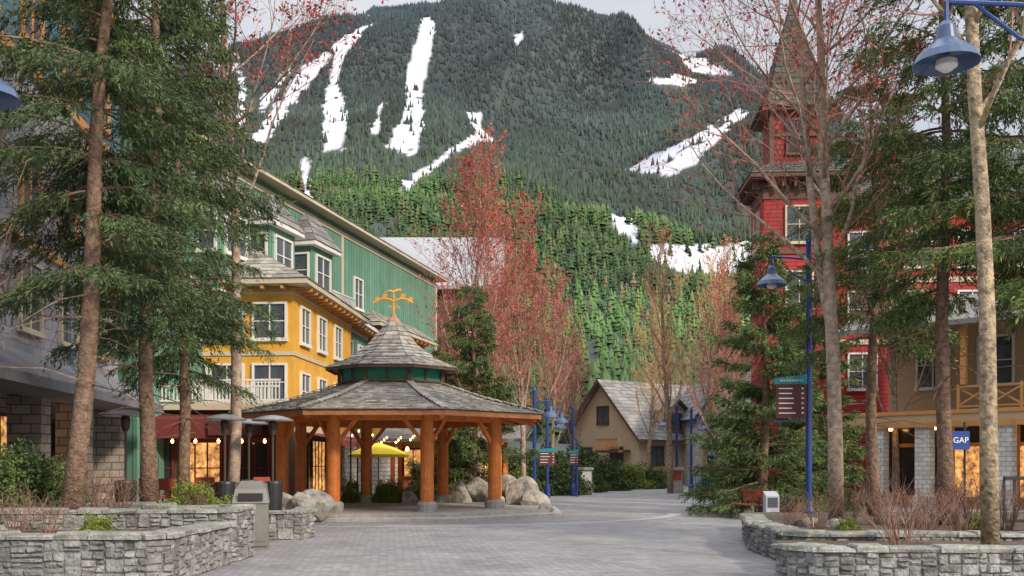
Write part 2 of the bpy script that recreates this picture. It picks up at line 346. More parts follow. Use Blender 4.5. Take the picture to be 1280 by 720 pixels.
# ------------------------------------------------------------------ ground
g=MB(); g.add([(-6000,-300,-.03),(6000,-300,-.03),(6000,9000,-.03),(-6000,9000,-.03)],[(0,1,2,3)]); g.make('ground',groundm,kind='structure')
g=MB(); g.add([(-40,-20,0),(40,-20,0),(40,66,0),(15,66,.0),(14,84,0),(3.5,84,0),(1,66,0),(-40,66,0)],[(0,1,2,3,4,5,6,7)]); g.make('plaza_paving',paving,kind='structure')
g=MB()
for i in range(40):
    a0=math.pi*(.02+.96*i/40);a1=math.pi*(.02+.96*(i+1)/40)
    q=[(-4.1+r*math.cos(a)*1.25,35-r*math.sin(a),.004) for r,a in ((7.6,a0),(7.95,a0),(7.95,a1),(7.6,a1))]; g.add(q,[(0,1,2,3)])
g.make('paving_band',M('pale_paving',(.41,.40,.395),(.33,.322,.32),scale=5,stain=.15),kind='structure')
T=[(-16,22.6),(-4.75,22.6),(-5.0,24.6),(-7.2,29),(-8.4,36),(-16,36)]
g=MB(); n=len(T); g.add([(a,b,.0) for a,b in T]+[(a,b,.45) for a,b in T],[tuple(range(n,2*n))]+[(i,(i+1)%n,n+(i+1)%n,n+i) for i in range(n)]); g.make('patio_terrace',terrace_m,kind='structure')

# ------------------------------------------------------------------ stone walls
def stone_wall(path,h,th,label,soil=None):
    e=thing('stone_planter_wall',label,'wall',(path[0][0],path[0][1],0),group='granite planter walls')
    ox,oy=path[0]; m=MB(); c=MB(); ct=.075
    for (ax,ay),(bx,by) in zip(path[:-1],path[1:]):
        ax-=ox;bx-=ox;ay-=oy;by-=oy; L=math.hypot(bx-ax,by-ay);dx,dy=(bx-ax)/L,(by-ay)/L; nx_,ny_=dy,-dx
        m.add([(ax-nx_*th+0,ay-ny_*th,0),(bx-nx_*th,by-ny_*th,0),(bx,by,0),(ax,ay,0),(ax-nx_*th,ay-ny_*th,h-ct),(bx-nx_*th,by-ny_*th,h-ct),(bx,by,h-ct),(ax,ay,h-ct)],[(4,5,6,7),(0,1,5,4),(2,3,7,6),(0,4,7,3),(1,2,6,5)])
        rects=[]
        def split(u0,u1,z0,z1):
            wd,ht=u1-u0,z1-z0
            if wd>.46 or (wd>.26 and wd>ht*1.6 and random.random()<.8):
                s_=u0+wd*random.uniform(.33,.67); split(u0,s_,z0,z1); split(s_,u1,z0,z1)
            elif ht>.26 or (ht>.14 and random.random()<.65):
                s_=z0+ht*random.uniform(.36,.64); split(u0,u1,z0,s_); split(u0,u1,s_,z1)
            else: rects.append((u0,u1,z0,z1))
        split(-.04,L+.03,0,h-ct)
        for (u,u1,z0,z1) in rects:
            pr=random.uniform(.012,.05); j=lambda a:random.uniform(-a,a)
            def P(uu,out,zz): return (ax+dx*uu+nx_*out,ay+dy*uu+ny_*out,zz)
            g_=.006; uu0=u+g_;uu1=u1-g_;z0+=g_;z1-=g_; ch=.02
            vs=[P(uu0,.0,z0),P(uu1,.0,z0),P(uu1,.0,z1),P(uu0,.0,z1)]+[P(uu0+ch+j(.018),pr+j(.016),z0+ch+j(.014)),P(uu1-ch+j(.018),pr+j(.016),z0+ch+j(.014)),P(uu1-ch+j(.018),pr+j(.016),z1-ch+j(.014)),P(uu0+ch+j(.018),pr+j(.016),z1-ch+j(.014))]
            m.add(vs,[(4,5,6,7),(0,1,5,4),(1,2,6,5),(2,3,7,6),(3,0,4,7)])
        u=-.08
        while u<L+.05:
            u1=min(u+random.uniform(.3,.8),L+.08); o=.06+random.uniform(-.035,.035); zt=h+random.uniform(-.02,.025)
            def P(uu,out,zz): return (ax+dx*uu+nx_*out,ay+dy*uu+ny_*out,zz)
            j=lambda:random.uniform(-.018,.018)
            if u1-u>.06:
                a_,b_=u+.008,u1-.008
                vs=[P(a_,o,h-ct),P(b_,o+j(),h-ct),P(b_,-th-.04,h-ct),P(a_,-th-.04,h-ct),P(a_,o+j(),zt-.025),P(b_,o+j(),zt-.025),P(b_,-th-.04,zt-.025),P(a_,-th-.04,zt-.025),
                    P(a_+.02,o-.03,zt+j()),P(b_-.02,o-.03,zt+j()),P(b_-.02,-th,zt),P(a_+.02,-th,zt)]
                c.add(vs,[(0,1,5,4),(1,2,6,5),(2,3,7,6),(3,0,4,7),(4,5,9,8),(5,6,10,9),(6,7,11,10),(7,4,8,11),(8,9,10,11),(3,2,1,0)])
            u=u1
    m.make('stone_face',granite,e); c.make('cap_stone',capst,e)
def soil(pts,z):
    g=MB(); n=len(pts); g.add([(a,b,z) for a,b in pts],[tuple(range(n))]); g.make('planter_soil',dirt,kind='structure')
stone_wall([(-12,14.0),(-5.1,14.0),(-4.85,14.25),(-4.8,17.0)],.72,.38,'low grey granite planter wall with flat cap stones'); soil([(-12,14.2),(-4.98,14.2),(-4.98,17.1),(-12,16.9)],.60)
stone_wall([(-12,16.7),(-7.2,16.8),(-4.95,17.1),(-4.8,17.35),(-4.78,18.4),(-5.1,18.8),(-12,20.6)],.94,.4,'tall curved granite planter wall around the spruce trees'); soil([(-12,16.9),(-5.0,17.3),(-5.0,18.55),(-12,20.4)],.80)
soil([(-12,20.4),(-6.2,20.2),(-6.6,22.58),(-12,22.58)],.5)
stone_wall([(-12,22.3),(-5.6,22.3),(-4.75,22.5),(-4.6,23.2),(-5.0,24.8)],.66,.35,'short granite wall edging the cafe patio')
stone_wall([(3.98,15.0),(4.05,14.6),(4.35,14.3),(12,13.9)],.52,.42,'low curved granite planter wall beside the plaza'); soil([(4.1,14.7),(12,14.1),(12,16.9),(4.4,16.8)],.42)
stone_wall([(5.2,22.5),(4.72,19.9),(4.68,19.3),(4.66,17.1),(4.95,16.75),(14,16.6)],.56,.42,'granite planter wall curving around the tall trees'); soil([(4.9,19.3),(4.9,17.0),(14,16.8),(14,26),(6,26)],.45)

# ------------------------------------------------------------------ gazebo
gz=thing('gazebo','octagonal cedar gazebo with shingled roof and cupola on stone plaza','gazebo',(sx(492,35),35,0))
def octp(r,z,k): a=R(22.5+45*k); return Vector((r*math.cos(a),r*math.sin(a),z))
m=MB(); m.lathe([(6.25,0),(6.25,.10),(6.2,.12)],8,rot=R(22.5)); m.lathe([(5.8,.12),(5.8,.22)],8,rot=R(22.5)); m.make('platform',concrete,gz)
for k in range(8):
    p=octp(3.85,0,k); m=MB(); m.lathe([(.215,.0),(.215,2.0),(.2,2.82)],14); m.make('column',cedar,gz,smooth=False,loc=(p.x,p.y,.5))
    m=MB(); m.lathe([(.33,0),(.33,.22),(.27,.30)],14,); m.make('column_base',concrete,gz,loc=(p.x,p.y,.218))
m=MB()
for k in range(8):
    a,b=octp(3.85,3.22,k),octp(3.85,3.22,k+1); m.beam(a,b,.24,.28)
    a2=octp(3.85,2.95,k); d_=(b-a).normalized(); m.beam(a2+d_*.15+Vector((0,0,-.55)),a2+d_*.75+Vector((0,0,.2)),.12,.12)
    b2=octp(3.85,2.95,k+1); m.beam(b2-d_*.15+Vector((0,0,-.55)),b2-d_*.75+Vector((0,0,.2)),.12,.12)
    m.beam(octp(5.35,3.17,k),octp(3.6,3.60,k),.16,.18); m.beam(octp(3.6,3.60,k),octp(.6,4.5,k),.16,.18)
    for f in (.25,.5,.75):
        p=octp(5.35,3.17,k).lerp(octp(5.35,3.17,k+1),f);q=octp(3.6,3.60,k).lerp(octp(3.6,3.60,k+1),f); m.beam(p,q,.09,.12)
m.make('roof_framing',cedar,gz)
m=MB()
for k in range(8):
    m.add([octp(5.4,3.27,k),octp(5.4,3.27,k+1),octp(3.6,3.70,k+1),octp(3.6,3.70,k)],[(3,2,1,0)]); m.add([octp(3.6,3.70,k),octp(3.6,3.70,k+1),octp(1.9,4.26,k+1),octp(1.9,4.26,k)],[(3,2,1,0)])
m.make('ceiling',cedard,gz)
m=MB()
for k in range(8): m.beam(octp(5.5,3.25,k),octp(5.5,3.25,k+1),.05,.16)
m.make('fascia_board',cedard,gz)
m=MB()
for k in range(8):
    m.shingles(octp(5.6,3.35,k),octp(5.6,3.35,k+1),octp(3.6,3.84,k),octp(3.6,3.84,k+1),.2,.22)
    m.shingles(octp(3.6,3.84,k),octp(3.6,3.84,k+1),octp(1.75,4.46,k),octp(1.75,4.46,k+1),.2,.22)
    for i in range(14):
        a=octp(5.6,3.35,k).lerp(octp(3.6,3.84,k),i/7) if i<7 else octp(3.6,3.84,k).lerp(octp(1.75,4.46,k),(i-7)/7)
        b=octp(1.75,4.46,k); dd=(b-a).normalized(); m.beam(a+Vector((0,0,.05)),a+dd*.3+Vector((0,0,.075)),.24,.03)
m.make('roof',shingle,gz)
m=MB(); m.lathe([(1.85,4.35),(1.85,5.1)],8,rot=R(22.5)); m.make('cupola_wall',greenp,gz)
m=MB()
for k in range(8):
    a,b=octp(1.92,0,k),octp(1.92,0,k+1); m.beam(a+Vector((0,0,4.4)),a+Vector((0,0,5.1)),.11,.11); m.beam(a+Vector((0,0,4.50)),b+Vector((0,0,4.50)),.08,.07); m.beam(a+Vector((0,0,5.02)),b+Vector((0,0,5.02)),.1,.08)
    c=a.lerp(b,.5); m.beam(c+Vector((0,0,4.5)),c+Vector((0,0,5.0)),.05,.05)
m.make('cupola_frame',browntrim,gz)
prof=[(2.42,4.98),(1.55,5.34),(.92,5.82),(.5,6.3),(.24,6.68)]
m=MB()
for k in range(8):
    for (r0,z0),(r1,z1) in zip(prof[:-1],prof[1:]): m.shingles(octp(r0,z0,k),octp(r0,z0,k+1),octp(r1,z1,k),octp(r1,z1,k+1),.16,.18)
m.make('cupola_roof',shingle,gz)
m=MB()
for k in range(8): m.beam(octp(2.37,4.93,k),octp(2.37,4.93,k+1),.05,.08)
m.lathe([(2.32,4.94),(1.6,5.14)],8,rot=R(22.5)); m.make('cupola_fascia',browntrim,gz)
m=MB(); m.lathe([(.28,6.63),(.26,6.70),(.13,6.84),(.04,7.02)],8,rot=R(22.5)); m.make('roof_cap',copper,gz,smooth=False)
wv=MB(); wv.tube([(0,0,6.95),(0,0,7.75)],[.035,.025],8)
for s in (-1,1):
    pts=[(s*t*.68,0,7.38+.13*math.sin(t*math.pi)-.05*t) for t in [i/8 for i in range(9)]]; wv.tube(pts,[.042-.012*i/8 for i in range(9)],6)
    for t,hh in ((.5,.15),(.92,.15)):
        x0=s*t*.64; zb=7.38+.13*math.sin(t*math.pi)-.05*t-.01; wv.add([(x0-.1,-.015,zb),(x0+.05,-.015,zb),(x0+.11,-.015,zb+.02+hh),(x0-.03,-.015,zb+.04+hh),(x0-.1,.015,zb),(x0+.05,.015,zb),(x0+.11,.015,zb+.02+hh),(x0-.03,.015,zb+.04+hh)],[(0,1,2,3),(7,6,5,4),(0,4,5,1),(1,5,6,2),(2,6,7,3),(3,7,4,0)])
    wv.tube([(s*.02,0,7.16),(s*.16,0,7.24),(s*.2,0,7.14)],[.022]*3,5)
wv.tube([(-.3,0,7.70),(-.13,0,7.76),(0,0,7.70),(.1,0,7.76),(.24,0,7.8),(.34,0,7.7)],[.012,.045,.055,.055,.04,.01],6)
wv.make('weather_vane',gold,gz)

# ------------------------------------------------------------------ building helpers
WIN={}
def window(e,x,y,z,w,h,side=0,frame=white,gl=glass,nx_=2,nz_=1,label=None):
    key=(w,h,frame.name,gl.name,nx_,nz_)
    if key not in WIN:
        me=MB(); t=.09
        me.box(-w/2-t,-w/2,-.1,.0,-t,h+t,0); me.box(w/2,w/2+t,-.1,0,-t,h+t,0); me.box(-w/2,w/2,-.098,0,h,h+t,0); me.box(-w/2-.12,w/2+.12,-.14,0,-t-.05,0,0) 
        for i in range(1,nx_): me.box(-w/2+w*i/nx_-.025,-w/2+w*i/nx_+.025,-.07,-.03,0.002,h-.002,0)
        for i in range(1,nz_): me.box(-w/2+.002,w/2-.002,-.066,-.034,h*i/nz_-.02,h*i/nz_+.02,0)
        me.add([(-w/2,-.03,0),(w/2,-.03,0),(w/2,-.03,h),(-w/2,-.03,h)],[(0,1,2,3)],1)
        o=me.make('window',[frame,gl],e); WIN[key]=o.data
    else: o=place('window',WIN[key],e)
    o.location=(x,y,z); o.rotation_euler=(0,0,side)
    return o
SIDE=R(-90)
def walls(e,x0,x1,y0,y1,z0,z1,m,name='wall'):
    b=MB(); b.box(x0,x1,y0,y1,z0,z1); return b.make(name,m,e)
def hip(e,x0,x1,y0,y1,z,rise,ov,m,trim,row=.4,w=.45,ins=None,fh_=.2):
    x0-=ov;x1+=ov;y0-=ov;y1+=ov; d=min(x1-x0,y1-y0)/2 if ins is None else ins
    ins_=d; rx0,rx1=x0+ins_,x1-ins_; ry0,ry1=y0+ins_,y1-ins_
    if rx0>rx1: rx0=rx1=(x0+x1)/2
    if ry0>ry1: ry0=ry1=(y0+y1)/2
    r=MB(); B=[(x0,y0,z),(x1,y0,z),(x1,y1,z),(x0,y1,z)]; Tt=[(rx0,ry0,z+rise),(rx1,ry0,z+rise),(rx1,ry1,z+rise),(rx0,ry1,z+rise)]
    for i in range(4): r.shingles(B[i],B[(i+1)%4],Tt[i],Tt[(i+1)%4],row,w)
    r.add(Tt,[(0,1,2,3)]); ro=r.make('roof',m,e)
    t=MB(); t.box(x0+.02,x1-.02,y0+.02,y1-.02,z-fh_,z-.01); t.make('fascia',trim,e); return ro
def gable(e,x0,x1,y0,y1,z,rise,ov,m,trim,wallm,row=.4,w=.45,name='gable_roof'):
    xm=(x0+x1)/2; k=rise/((x1-x0)/2); zl=z-ov*k
    b=MB(); b.add([(x0,y0,z),(x1,y0,z),(xm,y0,z+rise),(x0,y1,z),(x1,y1,z),(xm,y1,z+rise)],[(0,1,2),(5,4,3),(0,2,5,3),(1,4,5,2)]); b.make('gable_wall',wallm,e)
    r=MB(); up=.12
    r.shingles((x0-ov,y1+ov,zl+up),(x0-ov,y0-ov,zl+up),(xm,y1+ov,z+rise+up),(xm,y0-ov,z+rise+up),row,w)
    r.shingles((x1+ov,y0-ov,zl+up),(x1+ov,y1+ov,zl+up),(xm,y0-ov,z+rise+up),(xm,y1+ov,z+rise+up),row,w)
    r.make(name,m,e)
    t=MB()
    for yy in (y0-ov+.04,y1+ov-.04):
        t.beam((x0-ov,yy,zl),(xm,yy,z+rise),.08,.2); t.beam((x1+ov,yy,zl),(xm,yy,z+rise+.003),.076,.2)
    t.beam((x0-ov+.03,y0-ov+.1,zl+.02),(x0-ov+.03,y1+ov-.1,zl+.02),.05,.16); t.beam((x1+ov-.03,y0-ov+.1,zl+.02),(x1+ov-.03,y1+ov-.1,zl+.02),.05,.16)
    t.make('barge_board',trim,e)
def railing(e,x0,x1,y,z,h,m,cross=False,n=None,name='balcony_railing'):
    r=MB(); L=x1-x0; n=n or max(2,int(L/.14)); r.box(x0,x1,y-.04,y+.04,z+h-.07,z+h); r.box(x0,x1,y-.03,y+.03,z+.08,z+.14)
    if cross:
        k=max(1,int(L/1.1))
        for i in range(k+1): r.box(x0+L*i/k-.05,x0+L*i/k+.05,y-.05,y+.05,z,z+h+.06)
        for i in range(k):
            a,b=x0+L*i/k,x0+L*(i+1)/k; r.beam((a,y,z+.14),(b,y,z+h-.08),.05,.07); r.beam((a,y+.06,z+h-.08),(b,y+.06,z+.14),.05,.07)
    else:
        for i in range(n+1): r.box(x0+L*i/n-.02,x0+L*i/n+.02,y-.02,y+.02,z+.14,z+h-.07)
    return r.make(name,m,e)

# green building
gd=math.atan2(24.5,6)
gb=thing('green_hotel_building','long green board-sided hotel with cream eaves and dormer bays','building',(-13.5,36,0),gd)
walls(gb,0,34.5,0,10,0,14.45,green_sid)
hip(gb,0,34.5,0,10,14.6,2.6,.7,shingle_d,creamtrim,fh_=.16)
t=MB(); t.box(-.05,34.6,-.06,0,9.0,9.2); t.box(-.05,34.6,-.05,0,13.95,14.2); t.box(34.3,34.56,-.07,.1,0,13.9); t.box(18.2,18.4,-.065,.0,9.22,13.93); t.make('trim_band',creamtrim,gb)
for bx in (5.0,9.2,13.4):
    walls(gb,bx-1.2,bx+1.2,-1.1,0,8.6,12.2,green_sid,'bay_wall'); 
    hip(gb,bx-1.2,bx+1.2,-1.1,.1,12.3,1.5,.35,shingle_d,white)
    window(gb,bx,-1.1,10.2,1.5,1.5,0,nx_=2,nz_=2); window(gb,bx-1.2,-.55,10.2,.7,1.5,SIDE,nx_=1,nz_=2)
    walls(gb,bx-1.3,bx+1.3,-1.2,0,8.35,8.6,white,'bay_sill')
for bx in (7.1,11.3,16,20.5): window(gb,bx,0,10.4,1.1,1.6,0,nz_=2)
b=MB(); b.box(14.8,17.8,-1.0,0,9.3,9.5); b.make('balcony_floor',creamtrim,gb); railing(gb,14.8,17.8,-.95,9.5,.95,white)
for bx in (24,29): window(gb,bx,0,6.6,1.2,1.5,0,nz_=2)
def yel(name,label,loc,rot,L,W,H,wm,rm,trim,rise=1.9):
    e=thing(name,label,'building',loc,rot); walls(e,0,L,0,W,3.1,H,wm); walls(e,.3,L-.02,.3,W,0,3.1,stonew,'ground_floor_wall')
    hip(e,0,L,0,W,H+.2,rise,.8,rm,trim); t=MB(); t.box(-.06,L+.06,-.06,W,3.0,3.25); t.box(-.05,L+.05,-.05,W,6.05,6.2); t.box(-.04,L+.04,-.04,W,H-.3,H-.02)
    t.make('trim_band',creamtrim,e)
    b=MB(); b.box(-.09,L,-.09,-.045,H-.2,H-.03); b.box(-.09,-.045,-.044,W,H-.2,H-.03)
    k=int(L/.8)
    for i in range(k): b.box(.2+i*.8,.32+i*.8,-.7,-.07,H-.18,H-.04)
    for i in range(int(W/.8)): b.box(-.7,-.07,.2+i*.8,.32+i*.8,H-.18,H-.04)
    b.make('eave_bracket',orangew,e); return e
yr=math.atan2(10,.7)
yb=yel('yellow_building','yellow stucco building with white windows and shingled hip roof',(-8.75,40,0),yr,10,5.0,8.8,yellow,shingle,creamtrim)
for xx in (1.6,4.3,7.2): window(yb,xx,0,6.7,1.2,1.4,0,nx_=2,nz_=2); window(yb,xx,0,4.0,1.2,1.4,0,nx_=2,nz_=2)
for yy in (.95,2.7,4.2):
    window(yb,0,yy,6.75,1.25,1.35,SIDE,nx_=2,nz_=2); window(yb,0,yy,4.3,1.25,1.35,SIDE,nx_=2,nz_=2)
for xx in (1.8,4.8,7.8):
    window(yb,xx,.3,.5,2.2,2.2,0,frame=browntrim,gl=warm if xx>4 else darkglass,nx_=4,nz_=2)
b=MB(); b.box(-1.1,-.07,.2,3.6,3.95,4.1); b.make('balcony_floor',creamtrim,yb)
r=MB(); 
for i in range(25): r.box(-1.08,-1.04,.22+i*.14,.26+i*.14,4.1,4.95)
r.box(-1.1,-1.02,.2,3.6,4.95,5.02); r.make('balcony_railing',white,yb)
g2=yel('green_annex_building','narrow green sided annex with grey hip roof',(-8.6,50.6,0),math.atan2(6,.4),6,3.2,9.0,green_sid,spire_m,white,1.6)
for xx in (1.5,4.2): window(g2,xx,0,6.7,1.1,1.4,0,nz_=2)
window(g2,0,1.2,6.7,1.0,1.4,SIDE,nz_=2)
y2=yel('yellow_annex_building','small yellow stucco annex beside the green hotel',(-7.95,57,0),math.atan2(9,2.2),9,2.6,9.5,yellow,shingle,creamtrim,1.5)
for xx in (1.8,4.5,7.2): window(y2,xx,0,6.8,1.2,1.4,0,nz_=2); window(y2,xx,0,4.0,1.2,1.4,0,nz_=2)
wb=thing('metal_roofed_building','brown building with pale standing seam metal roof','building',(-11.8,73,0))
walls(wb,0,10.8,0,11,0,14.7,browntrim); 
b=MB(); b.add([(-.4,-.8,14.6),(11.2,-.8,14.6),(11.2,6,19.6),(-.4,6,19.6),(11.2,12,14.6),(-.4,12,14.6),(-.4,-.8,14.35),(11.2,-.8,14.35)],[(0,1,2,3),(3,2,4,5),(0,6,7,1),(1,4,2),(0,3,5),(6,5,4,7)]); b.make('roof',metalroof,wb)
for xx in (2,5,8.6):
    for zz in (5,8.2,11.4): window(wb,xx,0,zz,1.3,1.6,0,nz_=2)
rp=thing('restaurant_pavilion','low restaurant frontage with dark red fascia and glowing windows','restaurant',(-14.5,37.4,0))
walls(rp,0,5.8,.3,3,0,3.7,browntrim); 
a=MB(); a.add([(-.2,-.7,3.35),(5.9,-.7,3.35),(5.9,.3,3.6),(-.2,.3,3.6),(-.2,-.8,2.65),(5.9,-.8,2.65),(5.9,.3,2.65),(-.2,.3,2.65)],[(0,1,2,3),(4,5,1,0),(1,5,6,2),(0,3,7,4),(7,6,5,4)]); a.make('awning',awning,rp)
for i in range(3): window(rp,1.0+1.8*i,.3,.6,1.4,1.9,0,frame=awning,gl=warm if i%2 else darkglass,nx_=3,nz_=2)
for i in range(7):
    b=MB(); b.lathe([(.02,2.62),(.055,2.56),(.05,2.50),(.01,2.46)],8,(.3+i*.85,-.6)); b.make('fascia_lamp',bulbm,rp)
b=MB(); b.box(-.1,5.9,-.1,3,3.72,3.95); b.make('parapet',creamtrim,rp); railing(rp,0,5.8,.0,3.95,.7,white)
b=MB(); b.box(3.4,5.4,-.92,-.84,2.75,3.3); b.make('sign_board',signred,rp)
a=MB(); a.add([(0.2,-1.6,2.7),(10,-1.6,2.7),(10,-.0,3.05),(.2,-.0,3.05),(.2,-1.6,2.45),(10,-1.6,2.45)],[(0,1,2,3),(4,5,1,0)]); a.make('awning',awning,yb)

# grey building at the near west side
ld=math.atan2(19,-2.2)
lb=thing('grey_stone_building','tall grey block building with stone pillars and dark shopfront','building',(-11.3,15,0),ld)
walls(lb,0,19.5,0,9,4.0,12.0,grey_sid); walls(lb,-.05,19.55,-.05,9,12.0,15.5,teal_sid,'upper_wall'); walls(lb,0,19.5,1.2,9,0,4.0,stonew,'ground_floor_wall')
for i in range(6): 
    b=MB(); b.box(i*3.75,i*3.75+.75,-.25,.6,0,3.95); b.make('stone_pillar',stonew,lb)
for i in range(5):
    window(lb,i*3.75+2.25,1.2,.4,2.6,2.6,0,frame=browntrim,gl=warm if i==3 else darkglass,nx_=4,nz_=2)
for i in range(6):
    window(lb,1.8+i*3.1,0,5.2,1.4,1.7,0,frame=creamtrim,nx_=2,nz_=2); window(lb,1.8+i*3.1,0,8.3,1.2,1.4,0,frame=orangew,nx_=2); window(lb,1.8+i*3.1,-.05,12.6,1.3,1.6,0,frame=orangew,nx_=2)
b=MB(); b.add([(-.2,-1.5,3.7),(19.6,-1.5,3.7),(19.6,0,4.6),(-.2,0,4.6),(-.2,-1.5,3.45),(19.6,-1.5,3.45),(19.6,0,3.45),(-.2,0,3.45)],[(0,1,2,3),(4,5,1,0),(7,6,5,4),(1,5,6,2),(0,3,7,4)]); b.make('canopy',M('grey_canopy',(.20,.20,.22),(.15,.15,.17)),lb)
b=MB(); b.box(-.1,19.6,-.12,-.05,11.8,12.1); b.box(-.1,19.6,-.1,0,7.3,7.5); b.make('trim_band',orangew,lb)
hip(lb,0,19.5,0,9,15.7,2,.8,shingle_d,orangew)
b=MB(); b.tube([(14.2,-.1,3.4),(14.2,-.1,11.8)],[.06,.06],8); b.make('drain_pipe',M('pipe_blue',(.2,.26,.33)),lb)

# red building and tower
rb=thing('red_turret_building','red clapboard building with pointed slate turret and white windows','building',(12.6,50.5,0),R(-3))
walls(rb,3.0,26,0,10,0,14.6,redm); hip(rb,3.0,26,0,10,14.8,3,.8,spire_m,browntrim)
for i in range(8):
    for zz in (5.5,8.6,11.6): window(rb,5+i*2.7,0,zz,1.3,1.7,0,nx_=2,nz_=2)
b=MB(); b.box(3.5,26.05,-.07,0,10.8,11.05); b.box(3.5,26.05,-.07,0,7.7,7.95); b.make('trim_band',creamtrim,rb)
walls(rb,-.15,3.25,-1.4,2.0,0,15.6,redm,'turret_wall')
b=MB(); b.box(-.21,3.31,-1.46,2.06,14.7,15.5)
for i in range(6):
    x_=0+i*.6; b.box(x_,x_+.12,-1.95,-1.4,15.2,15.58); y_=-1.35+i*.6; b.box(-.7,-.15,y_,y_+.12,15.2,15.58)
b.make('bracket_trim',browntrim,rb)
b=MB(); b.box(-.21,3.31,-1.46,2.06,12.0,12.2); b.make('turret_band',browntrim,rb)
hip(rb,-.15,3.25,-1.4,2.0,15.8,.8,.8,spire_m,browntrim,.3,.35,ins=1.2)
walls(rb,.35,2.75,-.95,1.55,16.4,19.3,redl,'belfry_wall')
b=MB(); b.box(.2,.42,-1.05,-.85,16.5,19.2); b.box(2.68,2.9,-1.05,-.85,16.5,19.2); b.box(.2,2.9,-1.06,-.93,17.9,18.05); b.make('belfry_frame',browntrim,rb)
window(rb,1.55,-.95,17.1,.9,1.6,0,gl=darkglass,nx_=2,frame=browntrim)
window(rb,1.55,-1.4,12.6,1.2,1.7,0,nx_=2,nz_=2,frame=creamtrim); window(rb,1.55,-1.4,9.4,1.2,1.7,0,nx_=2,nz_=2); window(rb,-.15,.3,12.6,1.1,1.7,SIDE,nx_=2,nz_=2,frame=creamtrim)
b=MB(); sp=[(2.5,19.3),(1.85,20.2),(1.3,21.8),(.68,23.4),(.06,25.0)]
b.lathe(sp,4,(1.55,.3),rot=R(45))
def sq(r,z,k): a=R(45+90*k); return (1.55+r*math.cos(a),.3+r*math.sin(a),z)
for k in range(4):
    for (r0,z0),(r1,z1) in zip(sp[:-1],sp[1:]): b.shingles(sq(r0+.02,z0,k),sq(r0+.02,z0,k+1),sq(r1+.02,z1,k),sq(r1+.02,z1,k+1),.3,.3)
b.make('spire',spire_m,rb)
b=MB(); b.box(-.1,3.2,-1.34,1.94,19.12,19.32); b.make('spire_eave',browntrim,rb)
b=MB(); b.tube([(1.55,.3,24.6),(1.55,.3,26.2)],[.06,.02],6); b.make('finial',black,rb)

# tan shop building
tb=thing('tan_shop_building','tan shop building with pale stone columns and timber balcony','building',(14.2,42,0),math.atan2(-7,6.5))
walls(tb,0,16,1.6,9,0,3.2,darkglass,'shop_window_wall'); walls(tb,-.2,16.2,-.3,9,3.2,3.8,tan,'canopy_fascia'); walls(tb,0,16,3.4,9,3.8,8.6,tan,'wall')
for s_ in (1.0,2.9,6.0,8.9,11.6,14.1):
    b=MB(); b.box(s_,s_+.58,-.25,.25,0,3.2); b.box(s_-.06,s_+.64,-.31,.31,0,.45); b.make('stone_column',palestone,tb)
for i in range(6):
    b=MB(); x_=i*2.5+1.1; b.box(x_,x_+.12,1.5,1.58,0,3.18); b.box(x_+1.1,x_+1.22,1.5,1.58,0,3.18); b.box(x_+.122,x_+1.098,1.5,1.58,2.4,2.55); b.box(x_+.122,x_+1.098,1.5,1.58,0,.4); b.add([(x_+.12,1.54,.4),(x_+1.1,1.54,.4),(x_+1.1,1.54,2.4),(x_+.12,1.54,2.4)],[(0,1,2,3)],1); b.make('shop_door',[orangew,warm if i in (1,2,4) else darkglass],tb)
    window(tb,i*2.6+2,3.4,5.0,1.3,1.9,0,nx_=2,nz_=2)
for i in range(8):
    b=MB(); b.lathe([(.09,3.08),(.12,3.18)],10,(1.3+i*1.9,.9)); b.make('ceiling_lamp',bulbm,tb)
railing(tb,4.6,16.2,-.2,3.8,.9,orangew,cross=True)
b=MB(); b.box(-.25,16.25,-.36,-.3,3.15,3.35); b.box(-.25,16.25,-.35,-.3,3.65,3.8); b.make('timber_trim',orangew,tb)
for i in range(5): 
    b=MB(); b.box(4.7+i*2.5,4.9+i*2.5,-.3,-.1,4.75,7.2); b.make('balcony_post',orangew,tb)
b=MB(); b.add([(-.5,-.8,7.2),(16.5,-.8,7.2),(16.5,3.6,8.8),(-.5,3.6,8.8),(-.5,-.8,7.0),(16.5,-.8,7.0)],[(0,1,2,3),(4,5,1,0),(4,3,2,5)]); b.make('porch_roof',shingle_d,tb)
D=33.5; gs=thing('shop_sign','square navy blue shop sign with white letters','sign',(sx(1200,D),D,0))
hw=.3; b=MB(); b.box(-hw,hw,-.05,.05,sz(562,D),sz(539,D)); b.make('sign_board',gapblue,gs); text_part('GAP',.27,gs,(0,-.06,sz(550.5,D)),whitel)
b=MB(); b.tube([(.2,.1,0),(.2,.1,3.1)],[.04,.04],8); b.beam((-.3,.1,2.95),(.3,.1,2.95),.04,.04); b.make('sign_post',black,gs)

